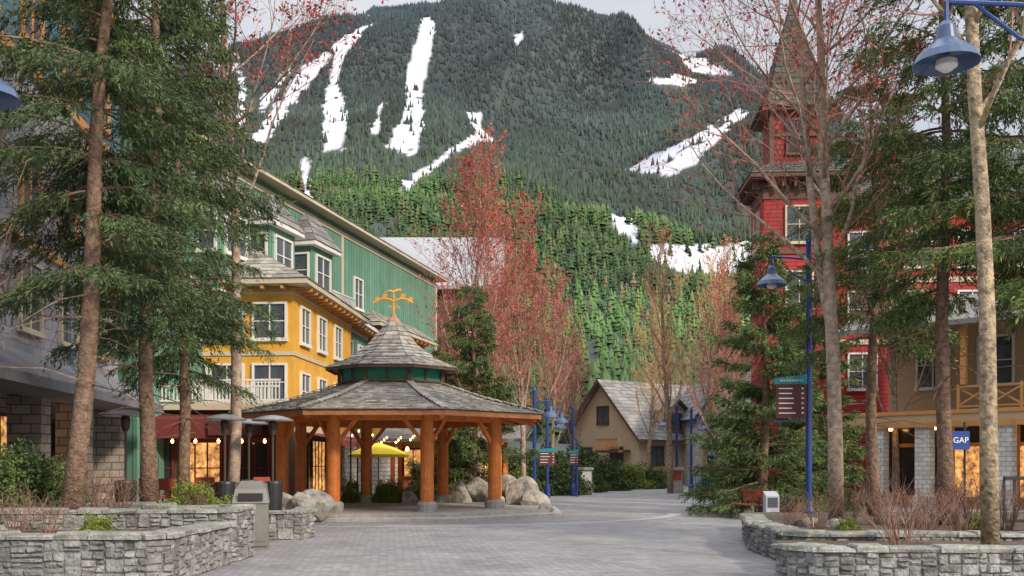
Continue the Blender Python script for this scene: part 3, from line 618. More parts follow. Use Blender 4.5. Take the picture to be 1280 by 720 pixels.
# far cream gable house
fh=thing('cream_gable_house','cream stucco house with steep weathered shingle roof and dormers','house',(4.9,84,0),R(-52))
walls(fh,0,8.0,0,15,1.0,4.2,cream); walls(fh,-.06,8.06,-.06,15.06,0,1.2,stonew,'stone_base'); gable(fh,0,8.0,0,15,4.2,4.2,.7,shingle_d,browntrim,cream)
for xx in (2,5.6): window(fh,xx,0,1.7,1.3,1.3,0,frame=browntrim)
window(fh,4,0,5.0,1.2,1.3,0,frame=browntrim)
b=MB(); b.box(4.6,5.6,11.0,12.0,5.5,10.0); b.box(4.5,5.7,10.9,12.1,10.0,10.2); b.make('chimney',stonew,fh)
for yy in (3,7.5): 
    walls(fh,5.2,8.1,yy,yy+2.2,4.2,6.0,cream,'dormer_wall'); r=MB(); r.shingles((8.5,yy-.3,5.95),(8.5,yy+1.1,6.9),(4.5,yy-.3,5.95),(4.5,yy+1.1,6.9),.3,.4); r.shingles((4.5,yy+2.5,5.95),(4.5,yy+1.1,6.9),(8.5,yy+2.5,5.95),(8.5,yy+1.1,6.9),.3,.4); r.add([(8.12,yy,6),(8.12,yy+2.2,6),(8.12,yy+1.1,6.8)],[(0,1,2)]); r.make('dormer_roof',shingle_d,fh); window(fh,8.1,yy+1.1,4.5,1.1,1.2,R(90),frame=browntrim)
for yy in (2,6,10,13): window(fh,8.0,yy,1.7,1.4,1.3,R(90),frame=browntrim)
walls(fh,4.6,7.2,-1.4,-.07,2.6,2.8,browntrim,'porch_floor'); railing(fh,4.6,7.2,-1.35,2.8,.9,orangew)
bh=thing('blue_trimmed_house','narrow grey house with blue trim and steep grey roof','house',(14.4,78,0),R(12))
walls(bh,0,4,0,6,0,5.6,palestone); gable(bh,0,4,0,6,5.6,2.6,.4,shingle_d,bluem,palestone)
for zz in (1,3.6): window(bh,1.2,0,zz,.9,1.3,0,frame=bluesh); window(bh,2.9,0,zz,.9,1.3,0,frame=bluesh)
lh=thing('grey_lodge_building','tall grey stone lodge partly hidden by trees','building',(17.0,70,0),R(8))
walls(lh,0,9,0,9,0,9.5,palestone); hip(lh,0,9,0,9,9.7,4.5,.7,shingle_d,browntrim)
for i in range(3):
    for zz in (1.2,4.2,7): window(lh,1.6+i*2.8,0,zz,1.2,1.5,0)

# ------------------------------------------------------------------ trees
def rotv(v,ang,az):
    o=v.orthogonal().normalized(); o=Matrix.Rotation(az,3,v)@o; return (Matrix.Rotation(ang,3,o)@v).normalized()
def bare_tree(seed,H,r0,crown0=.3,limbL=.36,kids=(16,7,5,3),buds=4,bsz=.07,ang=(35,60),fork=False,lean=(0,0),up=.10,tw_r=.0045,taper=.8,tj=.05):
    rs=random.Random(seed); tr=MB(); tw=MB(); bv=[]
    def grow(p,d,L,r,lev,mx):
        n=[9,6,4,3,2][lev]; pts=[p.copy()]; rads=[r]; dd=d.copy()
        for i in range(n):
            jit=[tj,.2,.28,.3,.3][lev]
            dd=(dd+Vector((rs.uniform(-jit,jit),rs.uniform(-jit,jit),rs.uniform(-jit,jit)*.4+(up if lev else .12)))).normalized()
            p=p+dd*L/n; pts.append(p.copy()); rads.append(max(tw_r,r*(1-taper*(i+1)/n)))
        (tr if lev<=1 else tw).tube(pts,rads,[10,5,3,3,3][lev])
        def at(t): q=t*n; i=min(int(q),n-1); return pts[i].lerp(pts[i+1],q-i),(pts[i+1]-pts[i]).normalized(),rads[i]
        if lev<mx:
            k=kids[lev]; az=rs.random()*6.28
            for j in range(k):
                t0=crown0 if lev==0 else .2
                t=t0+(1-t0)*(j+rs.random()*.8)/k; t=min(t,.99); q,dq,rq=at(t); az+=2.4+rs.uniform(-.4,.4)
                a=R(rs.uniform(*ang)); 
                if lev==0: LL=L*limbL*(1.15-.75*t)*rs.uniform(.7,1.25)
                else: LL=L*rs.uniform(.35,.6)*(1.15-.5*t)
                grow(q,rotv(dq,a,az),LL,min(rq*.42,r*.34) if lev==0 else min(rq*.55,r*.45),lev+1,mx)
        if lev>=mx-1:
            for j in range(buds if lev==mx else buds//2):
                if lev==mx and buds<1: break
                q,_,_=at(min(.999,rs.uniform(.25,1.05))); bv.append(q)
    base=Vector((0,0,0)); 
    grow(base,Vector((lean[0],lean[1],1)).normalized(),H,r0,0,len(kids))
    if fork:
        q=Vector((lean[0]*.3*H,0,.24*H)); grow(q,Vector((-.2,.05,1)).normalized(),H*.78,r0*.6,0,len(kids))
    B=np.array([tuple(b) for b in bv]); n=len(B); 
    rr=np.random.default_rng(seed)
    a=rr.normal(size=(n,3)); a/=np.linalg.norm(a,axis=1)[:,None]; c=rr.normal(size=(n,3)); c=np.cross(a,c); c/=np.linalg.norm(c,axis=1)[:,None]
    s=bsz*(.5+rr.random(n))[:,None]
    V=np.stack([B-a*s,B+c*s*.5,B+a*s,B-c*s*.5],1).reshape(-1,3); Fq=np.arange(4*n).reshape(-1,4)
    return tr,tw,V,Fq
def make_bare(label,loc,args,bark,twig,bud,group,rotz=0,scale=1):
    e=thing('bare_tree',label,'tree',loc,rotz,group); tr,tw,V,Fq=bare_tree(**args)
    tr.make('trunk',bark,e,smooth=True)
    o=tw.make('branches',twig,e); np_mesh('buds',V,Fq,bud,parent=e)
    e.scale=(scale,)*3; return e
G1='budding deciduous trees'
make_bare('tall pale-barked tree in stone planter with red buds',(sx(1238,15.3),15.3,.4),dict(seed=3,H=16,r0=.138,crown0=.38,kids=(18,7,4,2),buds=2,bsz=.03,lean=(0,0),limbL=.28,taper=.6,tj=.03),barkg,twigr,budr,G1)
make_bare('tall forked tree with reddish buds beside the lamp post',(sx(1045,21.5),21.5,.4),dict(seed=12,H=15,r0=.18,crown0=.32,kids=(24,8,5,3),buds=1,bsz=.045,fork=True,limbL=.38),barkw,twigr,budr,G1)
make_bare('bare tree with dark red buds behind the spruces',(sx(290,25),25,.4),dict(seed=23,H=17,r0=.16,crown0=.40,kids=(22,8,5,3),buds=2,bsz=.05,limbL=.34),barkw,twigm,budr,G1)
make_bare('leafless tree beside the grey building',(sx(-15,19.5),19.5,.4),dict(seed=29,H=10.5,r0=.12,crown0=.3,kids=(20,8,5,3),buds=1,bsz=.03,limbL=.46,ang=(45,75),up=.03),barkw,twigm,twigm,G1)
ra=dict(kids=(30,9,6,3),buds=1,bsz=.062,crown0=.16,ang=(18,42),up=.16,tw_r=.0058)
r1=make_bare('crimson budding tree behind the gazebo',(sx(600,46),46,0),dict(seed=31,H=14.2,r0=.16,limbL=.40,**ra),barkw,twigr,budp,G1)
r2=make_bare('crimson budding tree beside the gazebo',(sx(655,50),50,0),dict(seed=32,H=12.6,r0=.16,limbL=.40,**ra),barkw,twigr,budp,G1)
rb3=dict(kids=(24,8,5,3),buds=1,bsz=.045,crown0=.2,ang=(18,40),up=.16,tw_r=.006)
p1=make_bare('pinkish leafless tree with fine upright twigs',(sx(690,57),57,0),dict(seed=41,H=11.5,r0=.13,limbL=.36,**rb3),barkw,twigr,budp,G1)
clone(p1,(sx(717,62),62,0),2,.78)
p2=make_bare('pale leafless tree with tan twigs in the plaza end',(sx(838,58),58,0),dict(seed=44,H=13.8,r0=.2,limbL=.30,kids=(22,7,4,3),buds=1,bsz=.05,crown0=.24,ang=(18,40),up=.16,tw_r=.007),barkg,twigy,budy,G1)
clone(p2,(sx(880,66),66,0),1.9,1.0); clone(p2,(sx(912,50),50,0),4.1,.85); clone(p2,(sx(810,72),72,0),2.7,.9)
clone(p1,(sx(1120,42),42,0),2.7,1.2); clone(p1,(sx(905,46),46,0),1.0,.85)

def spruce(seed,H,Rm,z0,dens=1.0,droop=.5,nl=55,sz_=.12,trunk_r=.2,lean=(0,0),low=.5,gap=.42,per=11,hang=1.0):
    rr=np.random.default_rng(seed); rs=random.Random(seed); tr=MB(); n=12
    tp=lambda z:Vector((lean[0]*z+.07*math.sin(z*.8+seed),lean[1]*z+.05*math.cos(z*.7),z))
    tr.tube([tp(H*i/n) for i in range(n+1)],[trunk_r*(1-.93*i/n)*(1.25 if i==0 else 1) for i in range(n+1)],10)
    br=MB(); Q=[];z=z0*.6
    while z<H-.15:
        f=(z-z0)/(H-z0)
        k=3 if f<0 else rs.randint(4,6)
        for _ in range(k):
            az=rs.random()*6.28; p=tp(z+rs.uniform(-.08,.08))
            if f<0:
                L=rs.uniform(.5,1.6); e0=rs.uniform(-.3,.3); d0=Vector((math.cos(az),math.sin(az),e0)); br.tube([p,p+d0*L*.5,p+d0*L+Vector((0,0,-.15*L))],[.018,.012,.005],3); continue
            L=Rm*(max(0.02,1-f)**.65)*rs.uniform(.5,1.2)*(min(1,low+f*4))+.12
            nseg=6; pts=[]; el=R(rs.uniform(-6,14))+(R(26)*f)
            for i in range(nseg+1):
                t=i/nseg; rad=L*t; zz=math.tan(el)*rad-droop*L*.5*t*t+(.22*L*t**4)
                pts.append(Vector((p.x+rad*math.cos(az),p.y+rad*math.sin(az),p.z+zz)))
            br.tube(pts,[.026*(1-.8*i/nseg)*(.4+L/Rm) for i in range(nseg+1)],3)
            P=np.array([tuple(q) for q in pts]); na=int(nl*dens*(L/Rm)**1.1*.27)+4
            t=.08+.95*rr.random(na)**.9; t=np.clip(t,0,.999); q=t*nseg; i=q.astype(int); pos=P[i]+(P[i+1]-P[i])*(q-i)[:,None]
            out=np.array([math.cos(az),math.sin(az),0]); sd=np.array([-math.sin(az),math.cos(az),0]); s=rr.choice([-1,1],na)
            wd=rr.random(na)**.9*.26*L*(1.15-t)
            pos=pos+sd*(s*wd)[:,None]+out*(wd*.6)[:,None]; pos[:,2]-=wd*.2
            td=out*(.25+.6*rr.random(na))[:,None]+sd*(s*(.15+.5*rr.random(na)))[:,None]+np.array([0,0,-1])*hang*(.25+.95*rr.random(na)**1.2)[:,None]; td/=np.linalg.norm(td,axis=1)[:,None]
            tl=(.18+.40*rr.random(na)*(.4+.6*L/Rm))
            A=np.repeat(pos,per,0); Td=np.repeat(td,per,0); u=np.tile((np.arange(per)+.3)/per,na)
            A=A+Td*(u*np.repeat(tl,per))[:,None]; m=len(A)
            dirn=Td*.9+rr.normal(size=(m,3))*.38; dirn/=np.linalg.norm(dirn,axis=1)[:,None]
            c=np.cross(dirn,rr.normal(size=(m,3))); c/=np.linalg.norm(c,axis=1)[:,None]
            l=(sz_*(.5+.7*rr.random(m)))[:,None]; wv_=(.08+.06*rr.random(m))[:,None]*l
            Q.append(np.stack([A,A+dirn*l*.5+c*wv_,A+dirn*l,A+dirn*l*.5-c*wv_],1))
        z+=gap*(.75+.5*rs.random())
    Q=np.concatenate(Q); return tr,br,Q.reshape(-1,3),np.arange(len(Q)*4).reshape(-1,4)
def make_spruce(label,loc,args,nm,rotz=0,bark=barkc):
    e=thing('spruce_tree',label,'tree',loc,rotz,'spruce trees'); tr,br,V,Fq=spruce(**args)
    tr.make('trunk',bark,e,smooth=True); br.make('branches',bark,e); np_mesh('crown',V,Fq,nm,parent=e); return e
s1=make_spruce('tall drooping spruce in the granite planter',(sx(92,17),17,.6),dict(seed=5,H=16,Rm=2.35,z0=4.1,dens=6.8,droop=1.15,trunk_r=.18,lean=(.065,.0),gap=.42),needle)
s2=make_spruce('tall drooping spruce beside the cafe patio',(sx(182,20),20,.6),dict(seed=8,H=16.5,Rm=2.55,z0=3.7,dens=6.8,droop=1.15,trunk_r=.17,lean=(.02,0),gap=.42),needle)
s3=clone(s2,(sx(232,23.5),23.5,.5),3.6,.88,'tall spruce near the patio heaters')
s4=make_spruce('tall spruce in planter beside pale-barked tree',(sx(1180,20.5),20.5,.4),dict(seed=14,H=16,Rm=2.3,z0=4.5,dens=6.2,droop=1.0,trunk_r=.17,gap=.42),needle_l)
s5_=make_spruce('spruce behind the forked budding tree',(sx(1092,24),24,.4),dict(seed=15,H=11.8,Rm=2.2,z0=3.9,dens=6.2,droop=1.0,trunk_r=.16,gap=.42),needle_l)
clone(s5_,(sx(1300,18.5),18.5,.4),1,1.1)
sm=make_spruce('bushy spruce beside the lamp post',(sx(955,33),33,0),dict(seed=17,H=9.4,Rm=2.2,z0=.6,dens=7.5,droop=.6,sz_=.16,low=.9,gap=.36,per=10,hang=.7),needle_l)
clone(sm,(sx(592,42),42,0),1,.98,'dark spruce behind the gazebo'); clone(sm,(sx(1018,36),36,0),3,.9,'bushy spruce near the red building')
clone(sm,(sx(925,42),42,0),2.4,.5,'small spruce at plaza edge')
clone(sm,(sx(560,52),52,0),.4,.9,'dark spruce beside the yellow annex')

# ------------------------------------------------------------------ shrubs
def shrub(seed,rx,ry,rz,n,leaf,m,label,loc,twig=False,group='planter shrubs',rotz=0):
    rr=np.random.default_rng(seed); e=thing('shrub',label,'shrub',loc,rotz,group)
    if not twig:
        a=rr.normal(size=(n,3)); a/=np.linalg.norm(a,axis=1)[:,None]; a[:,2]=np.abs(a[:,2])
        lump=1+.35*np.sin(a[:,0]*5+seed)*np.cos(a[:,1]*6+seed*2)+.2*np.sin(a[:,2]*9)
        P=a*(rr.random(n)**.35*lump)[:,None]*np.array([rx,ry,rz]); c=rr.normal(size=(n,3));c/=np.linalg.norm(c,axis=1)[:,None]; d=np.cross(c,rr.normal(size=(n,3)));d/=np.linalg.norm(d,axis=1)[:,None]
        s=(leaf*(.6+.8*rr.random(n)))[:,None]; V=np.stack([P-c*s,P+d*s*.5,P+c*s,P-d*s*.5],1).reshape(-1,3)
        np_mesh('foliage',V,np.arange(4*n).reshape(-1,4),m,parent=e)
    b=MB(); k=n if twig else 12
    rs=random.Random(seed)
    for i in range(k):
        az=rs.random()*6.28; t=rs.random()**.5; p0=Vector((rx*.3*t*math.cos(az),ry*.3*t*math.sin(az),0)); p1=Vector((rx*t*math.cos(az),ry*t*math.sin(az),rz*rs.uniform(.5,1.05) if twig else rz*.8)); mid=p0.lerp(p1,.5)+Vector((rs.uniform(-.1,.1),rs.uniform(-.1,.1),rs.uniform(0,.1)))
        b.tube([p0,mid,p1],[.008,.006,.003],3)
        if twig:
            for j in range(4):
                q=mid.lerp(p1,rs.random()); b.tube([q,q+Vector((rs.uniform(-.18,.18),rs.uniform(-.18,.18),rs.uniform(.05,.28)))],[.004,.0025],3)
    b.make('stems',twigb,e); return e
g1=shrub(1,.95,.8,1.15,9000,.045,leafg,'leafy green shrub in the granite planter',(sx(30,18.5),18.5,.6))
clone(g1,(sx(70,20),20,.6),1,.8); clone(g1,(sx(-20,17.5),17.5,.6),2,.9)
tg=shrub(2,.6,.6,.8,34,.05,twigb,'leafless reddish-brown shrub in planter',(sx(125,18),18,.8),twig=True)
for px,D,z,s in ((20,15.6,.6,.8),(150,18.3,.8,.8),(60,15.8,.6,.6),(1160,17.8,.45,.9),(1200,18.6,.45,1),(1020,19.2,.45,.8),(985,20,.45,.7),(1125,15.6,.42,1.0),(1255,19,.45,1),(1140,19.5,.45,1.0),(1180,21,.45,1.1),(240,19.3,.6,.7),(1100,20.5,.45,1.1),(1060,21,.45,.9),(1220,20,.45,1.2)):
    clone(tg,(sx(px,D),D,z),random.random()*6,s)
y1=shrub(3,.55,.5,.5,5000,.03,leafy,'low yellow-green shrub near the patio wall',(sx(240,19.8),19.8,.75)); clone(y1,(sx(268,21),21,.5),1,.9); clone(y1,(sx(120,16.0),16.0,.55),1,.55); clone(y1,(sx(1225,19),19,.45),1,.5); clone(y1,(sx(1060,19),19,.45),4,.4)
bl=shrub(4,.42,.42,.8,5000,.03,leafy,'small rounded evergreen among the boulders',(sx(438,38.5),38.5,.2)); 
for px in (478,492): clone(bl,(sx(px,38.5),38.5,.2),px,.95)
hd=shrub(5,1.6,1.2,1.7,9000,.08,leafg,'dense evergreen shrub at the end of the plaza',(sx(755,64),64,0),group='evergreen shrubs')
hdy=shrub(6,1.3,1.2,1.4,8000,.07,leafy,'yellow-green shrub at the end of the plaza',(sx(790,68),68,0),group='evergreen shrubs')
for px,D,s in ((735,60,.7),(775,68,.8),(815,69,.7),(700,55,1.0),(655,54,1.1),(630,52,1.1),(680,60,1.3),(720,68,1.4),(745,70,1.1),(890,62,.6),(600,50,1.1),(570,47,1.0),(925,60,1.0),(540,48,.9),(950,44,.6)):
    clone(hd,(sx(px,D),D,0),random.random()*6,s)
for px,D,s in ((640,50,.8),(745,66,.8),(905,56,.6),(830,72,.8),(1000,34,.6)): clone(hdy,(sx(px,D),D,0),random.random()*6,s)

# ------------------------------------------------------------------ boulders
def boulder(seed,sx_,sy_,sz2,loc,label='large rough granite boulder beside the gazebo'):
    import bmesh
    bm=bmesh.new(); bmesh.ops.create_icosphere(bm,subdivisions=3,radius=1); rs=random.Random(seed)
    pl=[(Vector((rs.gauss(0,1),rs.gauss(0,1),rs.gauss(0,.8))).normalized(),rs.uniform(.5,.8)) for _ in range(13)]
    for v in bm.verts:
        for n_,d_ in pl:
            k=v.co.dot(n_)
            if k>d_: v.co-=n_*(k-d_)
        v.co+=Vector((rs.uniform(-1,1),rs.uniform(-1,1),rs.uniform(-1,1)))*.018
        v.co=Vector((v.co.x*sx_*1.15,v.co.y*sy_*1.15,(v.co.z+.5)*sz2*1.1))
        if v.co.z<-.05: v.co.z=-.05
    me=bpy.data.meshes.new('boulder'); bm.to_mesh(me); bm.free(); me.materials.append(boulderm)
    place('boulder',me,None,loc,rs.random()*6,label=label,category='boulder',group='landscape boulders')
for i,(px,D,a,b_,c,z) in enumerate([(398,29.5,.75,.6,.55,.1),(378,28,.5,.45,.45,.35),(485,39,.75,.6,.5,.1),(512,38.5,.5,.4,.42,.1),(575,39,.65,.5,.65,.1),(597,39.5,.6,.6,.75,.1),(648,37,.95,.7,.85,0),(672,36,.6,.5,.5,0),(632,38,.7,.6,.8,0),(680,33,.35,.3,.25,0),(460,40,.5,.4,.4,.1),(355,30,.5,.4,.4,.35)]):
    boulder(i+50,a,b_,c,(sx(px,D),D,z))
for i,(px,D) in enumerate(((1008,20),(1052,19.4),(1130,20.2))): boulder(i+90,.3,.25,.15,(sx(px,D),D,.42),'small weathered rock in the planter')

# ------------------------------------------------------------------ lamps, signs
def street_lamp(label,loc,H,sides=(-1,),rotz=0,arm=.95):
    e=thing('street_lamp',label,'street lamp',loc,rotz,'blue street lamps')
    b=MB(); b.lathe([(.16,0),(.16,.5),(.11,.6),(.085,.75),(.075,H),(.1,H+.03),(.03,H+.2)],12); b.make('post',bluem,e)
    for s in sides:
        b=MB(); b.tube([(0,0,H-.5),(s*arm*.5,0,H-.45),(s*arm,0,H-.42)],[.03]*3,6); b.tube([(0,0,H-1.1),(s*arm*.45,0,H-.85),(s*arm*.8,0,H-.43)],[.022]*3,6)
        b.tube([(s*arm,0,H-.42),(s*arm,0,H-.75)],[.03,.03],6); b.make('arm',bluem,e)
        b=MB(); z=H-.72; b.lathe([(.06,z+.06),(.10,z),(.13,z-.16),(.20,z-.22),(.34,z-.34),(.385,z-.44),(.37,z-.44),(.30,z-.33)],20,(s*arm,0)); b.make('lamp_shade',bluesh,e,smooth=False)
        b=MB(); b.lathe([(.02,z-.34),(.12,z-.40),(.13,z-.47),(.05,z-.53)],10,(s*arm,0)); b.make('lamp_globe',white,e)
    return e
LP=street_lamp('blue street lamp with bell shade and hanging wayfinding sign',(sx(1011,25.5),25.5,0),sz(300,25.5),(-1,))
far=street_lamp('blue street lamp with bell shade at the end of the plaza',(sx(668,44),44,0),4.9,(1,),arm=.7)
clone(far,(sx(684,50),50,0),0,1.0); clone(far,(sx(716,53),53,0),3.14,.95); clone(far,(sx(864,55),55,0),0,.95); clone(far,(sx(846,60),60,0),3.14,1.05)
street_lamp('large blue street lamp with bell shade above the planter',(6.75,11.9,0),7.62,(-1,),arm=1.58)
street_lamp('large blue street lamp beside the grey building',(-7.36,12.0,0),7.25,(1,),arm=1.05)
def way_sign(e,w,h,z0,x0,y,big=True):
    b=MB(); b.box(x0,x0+w,y-.03,y+.03,z0,z0+h); b.make('sign_panel',signred,e)
    k=.17 if big else .13
    b=MB(); zt=z0+h+.004; b.add([(x0-.05,y-.035,zt),(x0+w+.02,y-.035,zt),(x0+w+.02,y-.035,zt+k*1.5),(x0-.05,y-.035,zt+k*.9),(x0-.05,y+.035,zt),(x0+w+.02,y+.035,zt),(x0+w+.02,y+.035,zt+k*1.5),(x0-.05,y+.035,zt+k*.9)],[(0,1,2,3),(7,6,5,4),(2,6,7,3),(0,4,5,1),(1,5,6,2),(3,7,4,0)]); b.make('sign_header',tealp,e)
    if big:
        text_part('VILLAGE NORTH',w*.105,e,(x0+w/2,y-.045,zt+.085),whitel)
    b=MB()
    for i in range(6 if big else 4):
        zz=z0+h*(.88-(.145 if big else .22)*i); b.box(x0+w*.08,x0+w*random.uniform(.5,.72),y-.04,y-.03,zz-.018,zz+.008); b.add([(x0+w*.84,y-.04,zz-.03),(x0+w*.93,y-.04,zz),(x0+w*.84,y-.04,zz+.03)],[(0,1,2)])
    b.make('sign_listing',whitel,e)
D=25.5; way_sign(LP,.76,.86,sz(523,D),-.86,-.1)
b=MB(); b.beam((-.9,-.05,sz(526,D)),(0,-.0,sz(526,D)),.04,.04); b.make('sign_bracket',bluem,LP)
for px,D in ((684,46),(721,52)):
    e=thing('wayfinding_sign','teal and maroon wayfinding sign on blue post','sign',(sx(px,D),D,0),group='wayfinding signs'); b=MB(); b.lathe([(.06,0),(.05,2.8)],8); b.make('post',bluem,e); way_sign(e,.75 if px<700 else .45,.6,1.65,-.38,-.1,False)
for px,D,c in ((732,56,white),(845,58,redchair)):
    e=thing('information_board','small freestanding information board on plaza','sign',(sx(px,D),D,0),group='information boards'); b=MB(); b.box(-.42,.42,-.12,.12,0,.35); b.box(-.36,.36,-.08,.08,.35,1.35); b.make('case',concrete,e); b=MB(); b.box(-.3,.3,-.095,-.08,.75,1.28); b.make('poster',c,e); b=MB(); b.add([(-.45,-.16,1.36),(.45,-.16,1.36),(.45,.16,1.36),(-.45,.16,1.36),(-.45,0,1.52),(.45,0,1.52)],[(0,1,5,4),(2,3,4,5),(0,4,3),(1,2,5),(0,3,2,1)]); b.make('cap',shingle_d,e)
e=thing('newspaper_box','small pale newspaper box on short legs','newspaper box',(sx(964,30),30,0)); b=MB(); b.box(-.2,.2,-.18,.18,.2,.75); b.add([(-.2,-.18,.75),(.2,-.18,.75),(.2,.18,.75),(-.2,.18,.75),(-.2,.18,.88),(.2,.18,.88)],[(0,1,5,4),(2,3,4,5),(0,4,3),(1,2,5)]); b.make('box_body',M('pale_box',(.4,.42,.46),(.33,.35,.39)),e); b=MB()
for a_ in (-.16,.12):
    for b_ in (-.14,.1): b.box(a_,a_+.04,b_,b_+.04,0,.2)
b.make('legs',black,e); b=MB(); b.box(-.15,.15,-.19,-.182,.4,.7); b.make('door',glass,e)
e=thing('metal_fence','blue-green metal railing at the end of the plaza','fence',(sx(866,60),60,0)); railing(e,0,4.2,0,0,1.05,tealp,n=24,name='railing')
e=thing('metal_fence','dark metal railing beside the shop terrace','fence',(sx(1255,20),20,.45)); railing(e,0,3,0,0,1.0,black,n=14,name='railing')
def bench(loc,rz):
    e=thing('park_bench','small red-brown slatted bench beside planter','bench',loc,rz); b=MB()
    for i in range(4): b.box(-.7,.7,-.22+i*.12,-.12+i*.12,.42,.46)
    b.make('seat',redchair,e); b=MB()
    for i in range(3): b.box(-.7,.7,.27,.30,.55+i*.13,.64+i*.13)
    b.make('backrest',redchair,e)
    for s in (-.62,.62):
        b=MB(); b.beam((s,-.2,0),(s,-.2,.42),.05,.05); b.beam((s,.25,0),(s,.3,.95),.05,.05); b.beam((s,-.22,.62),(s,.28,.62),.05,.04); b.beam((s,-.2,.42),(s,-.2,.62),.04,.04); b.make('leg',black,e)
bench((sx(937,31),31,0),R(-60))
lbn=thing('litter_bin','grey-brown metal litter bin with sloped hood','litter bin',(sx(314,20.2),20.2,0),R(12))
b=MB(); b.box(-.34,.34,-.31,.31,.06,.92); b.box(-.31,.31,-.28,.28,0,.06); b.make('bin_body',binm,lbn)
b=MB(); b.add([(-.36,-.34,.92),(.36,-.34,.92),(.36,.34,.92),(-.36,.34,.92),(-.30,-.2,1.2),(.30,-.2,1.2),(.2,.1,1.36),(-.2,.1,1.36),(-.3,.34,1.3),(.3,.34,1.3)],[(0,1,5,4),(4,5,6,7),(7,6,9,8),(8,9,2,3),(0,4,7,8,3),(1,2,9,6,5),(3,2,1,0)]); b.make('hood',binm,lbn)
b=MB(); b.box(-.24,.24,-.355,-.345,.97,1.12); b.make('opening_flap',black,lbn); b=MB(); b.box(-.28,.28,-.325,-.311,.16,.84); b.make('door',M('bin_door',(.22,.205,.19),(.17,.16,.15),rough=.45),lbn)
def heater(px,D,z=.45):
    e=thing('patio_heater','patio heater with wide pale reflector on the cafe terrace','patio heater',(sx(px,D),D,z),group='patio heaters')
    b=MB(); b.lathe([(.27,0),(.27,.06),(.22,.1),(.25,.78),(.24,.82),(.06,.84)],16); b.make('tank_housing',black,e)
    b=MB(); b.lathe([(.03,.84),(.03,1.95)],8); b.make('stem',brownm,e)
    b=MB(); b.lathe([(.06,1.95),(.09,2.05),(.11,2.22),(.08,2.3)],12); b.make('burner',brownm,e)
    b=MB(); b.lathe([(.50,2.30),(.51,2.33),(.25,2.42),(.05,2.45)],20); b.make('reflector',palemetal,e); return e
heater(341,24.5); heater(311,26.5); heater(281,24); heater(157,23,.5)
def umb(px,D,z,r,m,label,h=2.5):
    e=thing('cafe_umbrella',label,'umbrella',(sx(px,D),D,z)); b=MB(); b.lathe([(.03,0),(.025,h)],8); b.lathe([(.25,0),(.25,.05),(.05,.1)],12); b.make('pole',cedard,e)
    b=MB(); b.lathe([(r,h-.62),(r,h-.5),(r*.5,h-.2),(.03,h)],8); b.make('canopy',m,e)
umb(473,42,0,1.3,yellowc,'open yellow cafe umbrella behind the gazebo',2.6)
def chair():
    e=thing('cafe_chair','red-brown wooden cafe chair on the terrace','chair',(sx(205,24),24,.45),group='cafe chairs'); b=MB(); b.box(-.22,.22,-.22,.22,.43,.47); b.make('seat',redchair,e)
    b=MB(); b.box(-.22,.22,.2,.23,.62,.9); b.box(-.22,-.18,.19,.235,.47,.62); b.box(.18,.22,.19,.235,.47,.62); b.make('backrest',redchair,e)
    for a_ in (-.2,.16):
        for b_ in (-.2,.16): q=MB(); q.box(a_,a_+.04,b_,b_+.04,0,.43); q.make('leg',black,e)
    return e
ch=chair()
for px,D,rz in ((190,25,1),(270,27,2.5),(255,26,.4),(325,27,3.6),(300,28,1.2)): clone(ch,(sx(px,D),D,.45),rz)
for px,D in ((520,43),(505,44),(440,43)): clone(ch,(sx(px,D),D,0),px)
tbm=thing('cafe_table','round dark cafe table on the terrace','table',(sx(262,26.5),26.5,.45),group='cafe tables'); b=MB(); b.lathe([(.4,.72),(.4,.75)],20); b.make('table_top',cedard,tbm); b=MB(); b.lathe([(.22,0),(.22,.03),(.03,.06),(.03,.72)],10); b.make('pedestal',black,tbm)
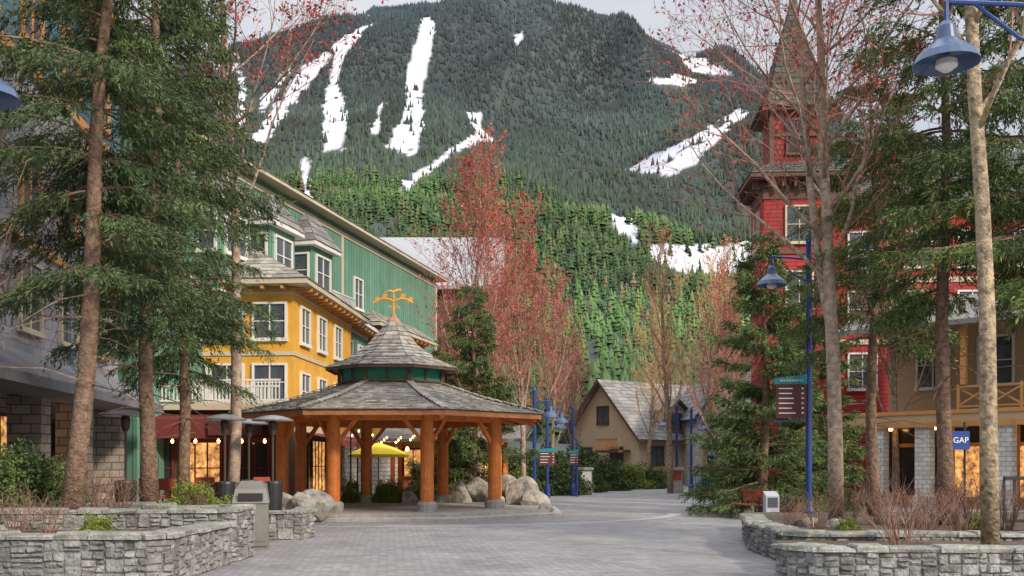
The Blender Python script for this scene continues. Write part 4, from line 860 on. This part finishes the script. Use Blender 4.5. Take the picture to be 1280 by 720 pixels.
clone(tbm,(sx(312,27.5),27.5,.45)); clone(tbm,(sx(512,43.3),43.3,0))
pb=thing('patio_bar','open-sided timber patio bar with warm lit back wall','bar',(-5.6,46,0))
for x_ in (0,2.6,5.2):
    for y_ in (0,3):
        b=MB(); b.box(x_,x_+.2,y_,y_+.2,0,2.72); b.make('timber_post',cedar,pb)
b=MB(); b.box(-.2,5.6,-.1,.1,2.75,3.0); b.make('timber_beam',cedar,pb)
walls(pb,0,5.4,3.25,3.4,0,2.9,tan,'back_wall')
b=MB(); b.add([(-.6,-.7,2.85),(6,-.7,2.85),(6,3.6,3.7),(-.6,3.6,3.7),(-.6,-.7,2.72),(6,-.7,2.72)],[(0,1,2,3),(4,5,1,0)]); b.make('roof',shingle_d,pb)
for i in range(3): window(pb,.95+i*1.75,3.25,.9,1.3,1.5,0,frame=browntrim,gl=warm,nx_=3,nz_=2)
b=MB(); b.box(.4,5.0,1.4,1.9,0,1.05); b.box(.3,5.1,1.3,2.0,1.05,1.12); b.make('counter',cedard,pb)
for i in range(5):
    b=MB(); b.lathe([(.03,2.5),(.08,2.42),(.07,2.34),(.02,2.3)],10,(.7+i*1.0,.8)); b.make('pendant_lamp',bulbm,pb)
e=thing('string_lights','string of glowing warm bulbs over the patio','string lights',(sx(440,41),41,0)); c=MB()
b=MB(); b.lathe([(.01,-.03),(.035,-.06),(.032,-.10),(.006,-.13)],8); o0=b.make('bulb',bulbm,e); bm_=o0.data; first=True
for k in range(3):
    pts=[(i*.3,k*.9,2.95+.12*k-.3*math.sin(math.pi*i/10)) for i in range(11)]; c.tube(pts,[.008]*11,3)
    for p in pts[::2]:
        if first: o0.location=p; first=False
        else: place('bulb',bm_,e,p)
c.beam((-.05,0,0),(-.05,0,3.1),.06,.06); c.beam((3.05,0,0),(3.05,0,3.1),.06,.06); c.beam((-.05,1.8,0),(-.05,1.8,3.3),.06,.06); c.beam((3.05,1.8,0),(3.05,1.8,3.3),.06,.06); c.make('cable_and_posts',black,e)
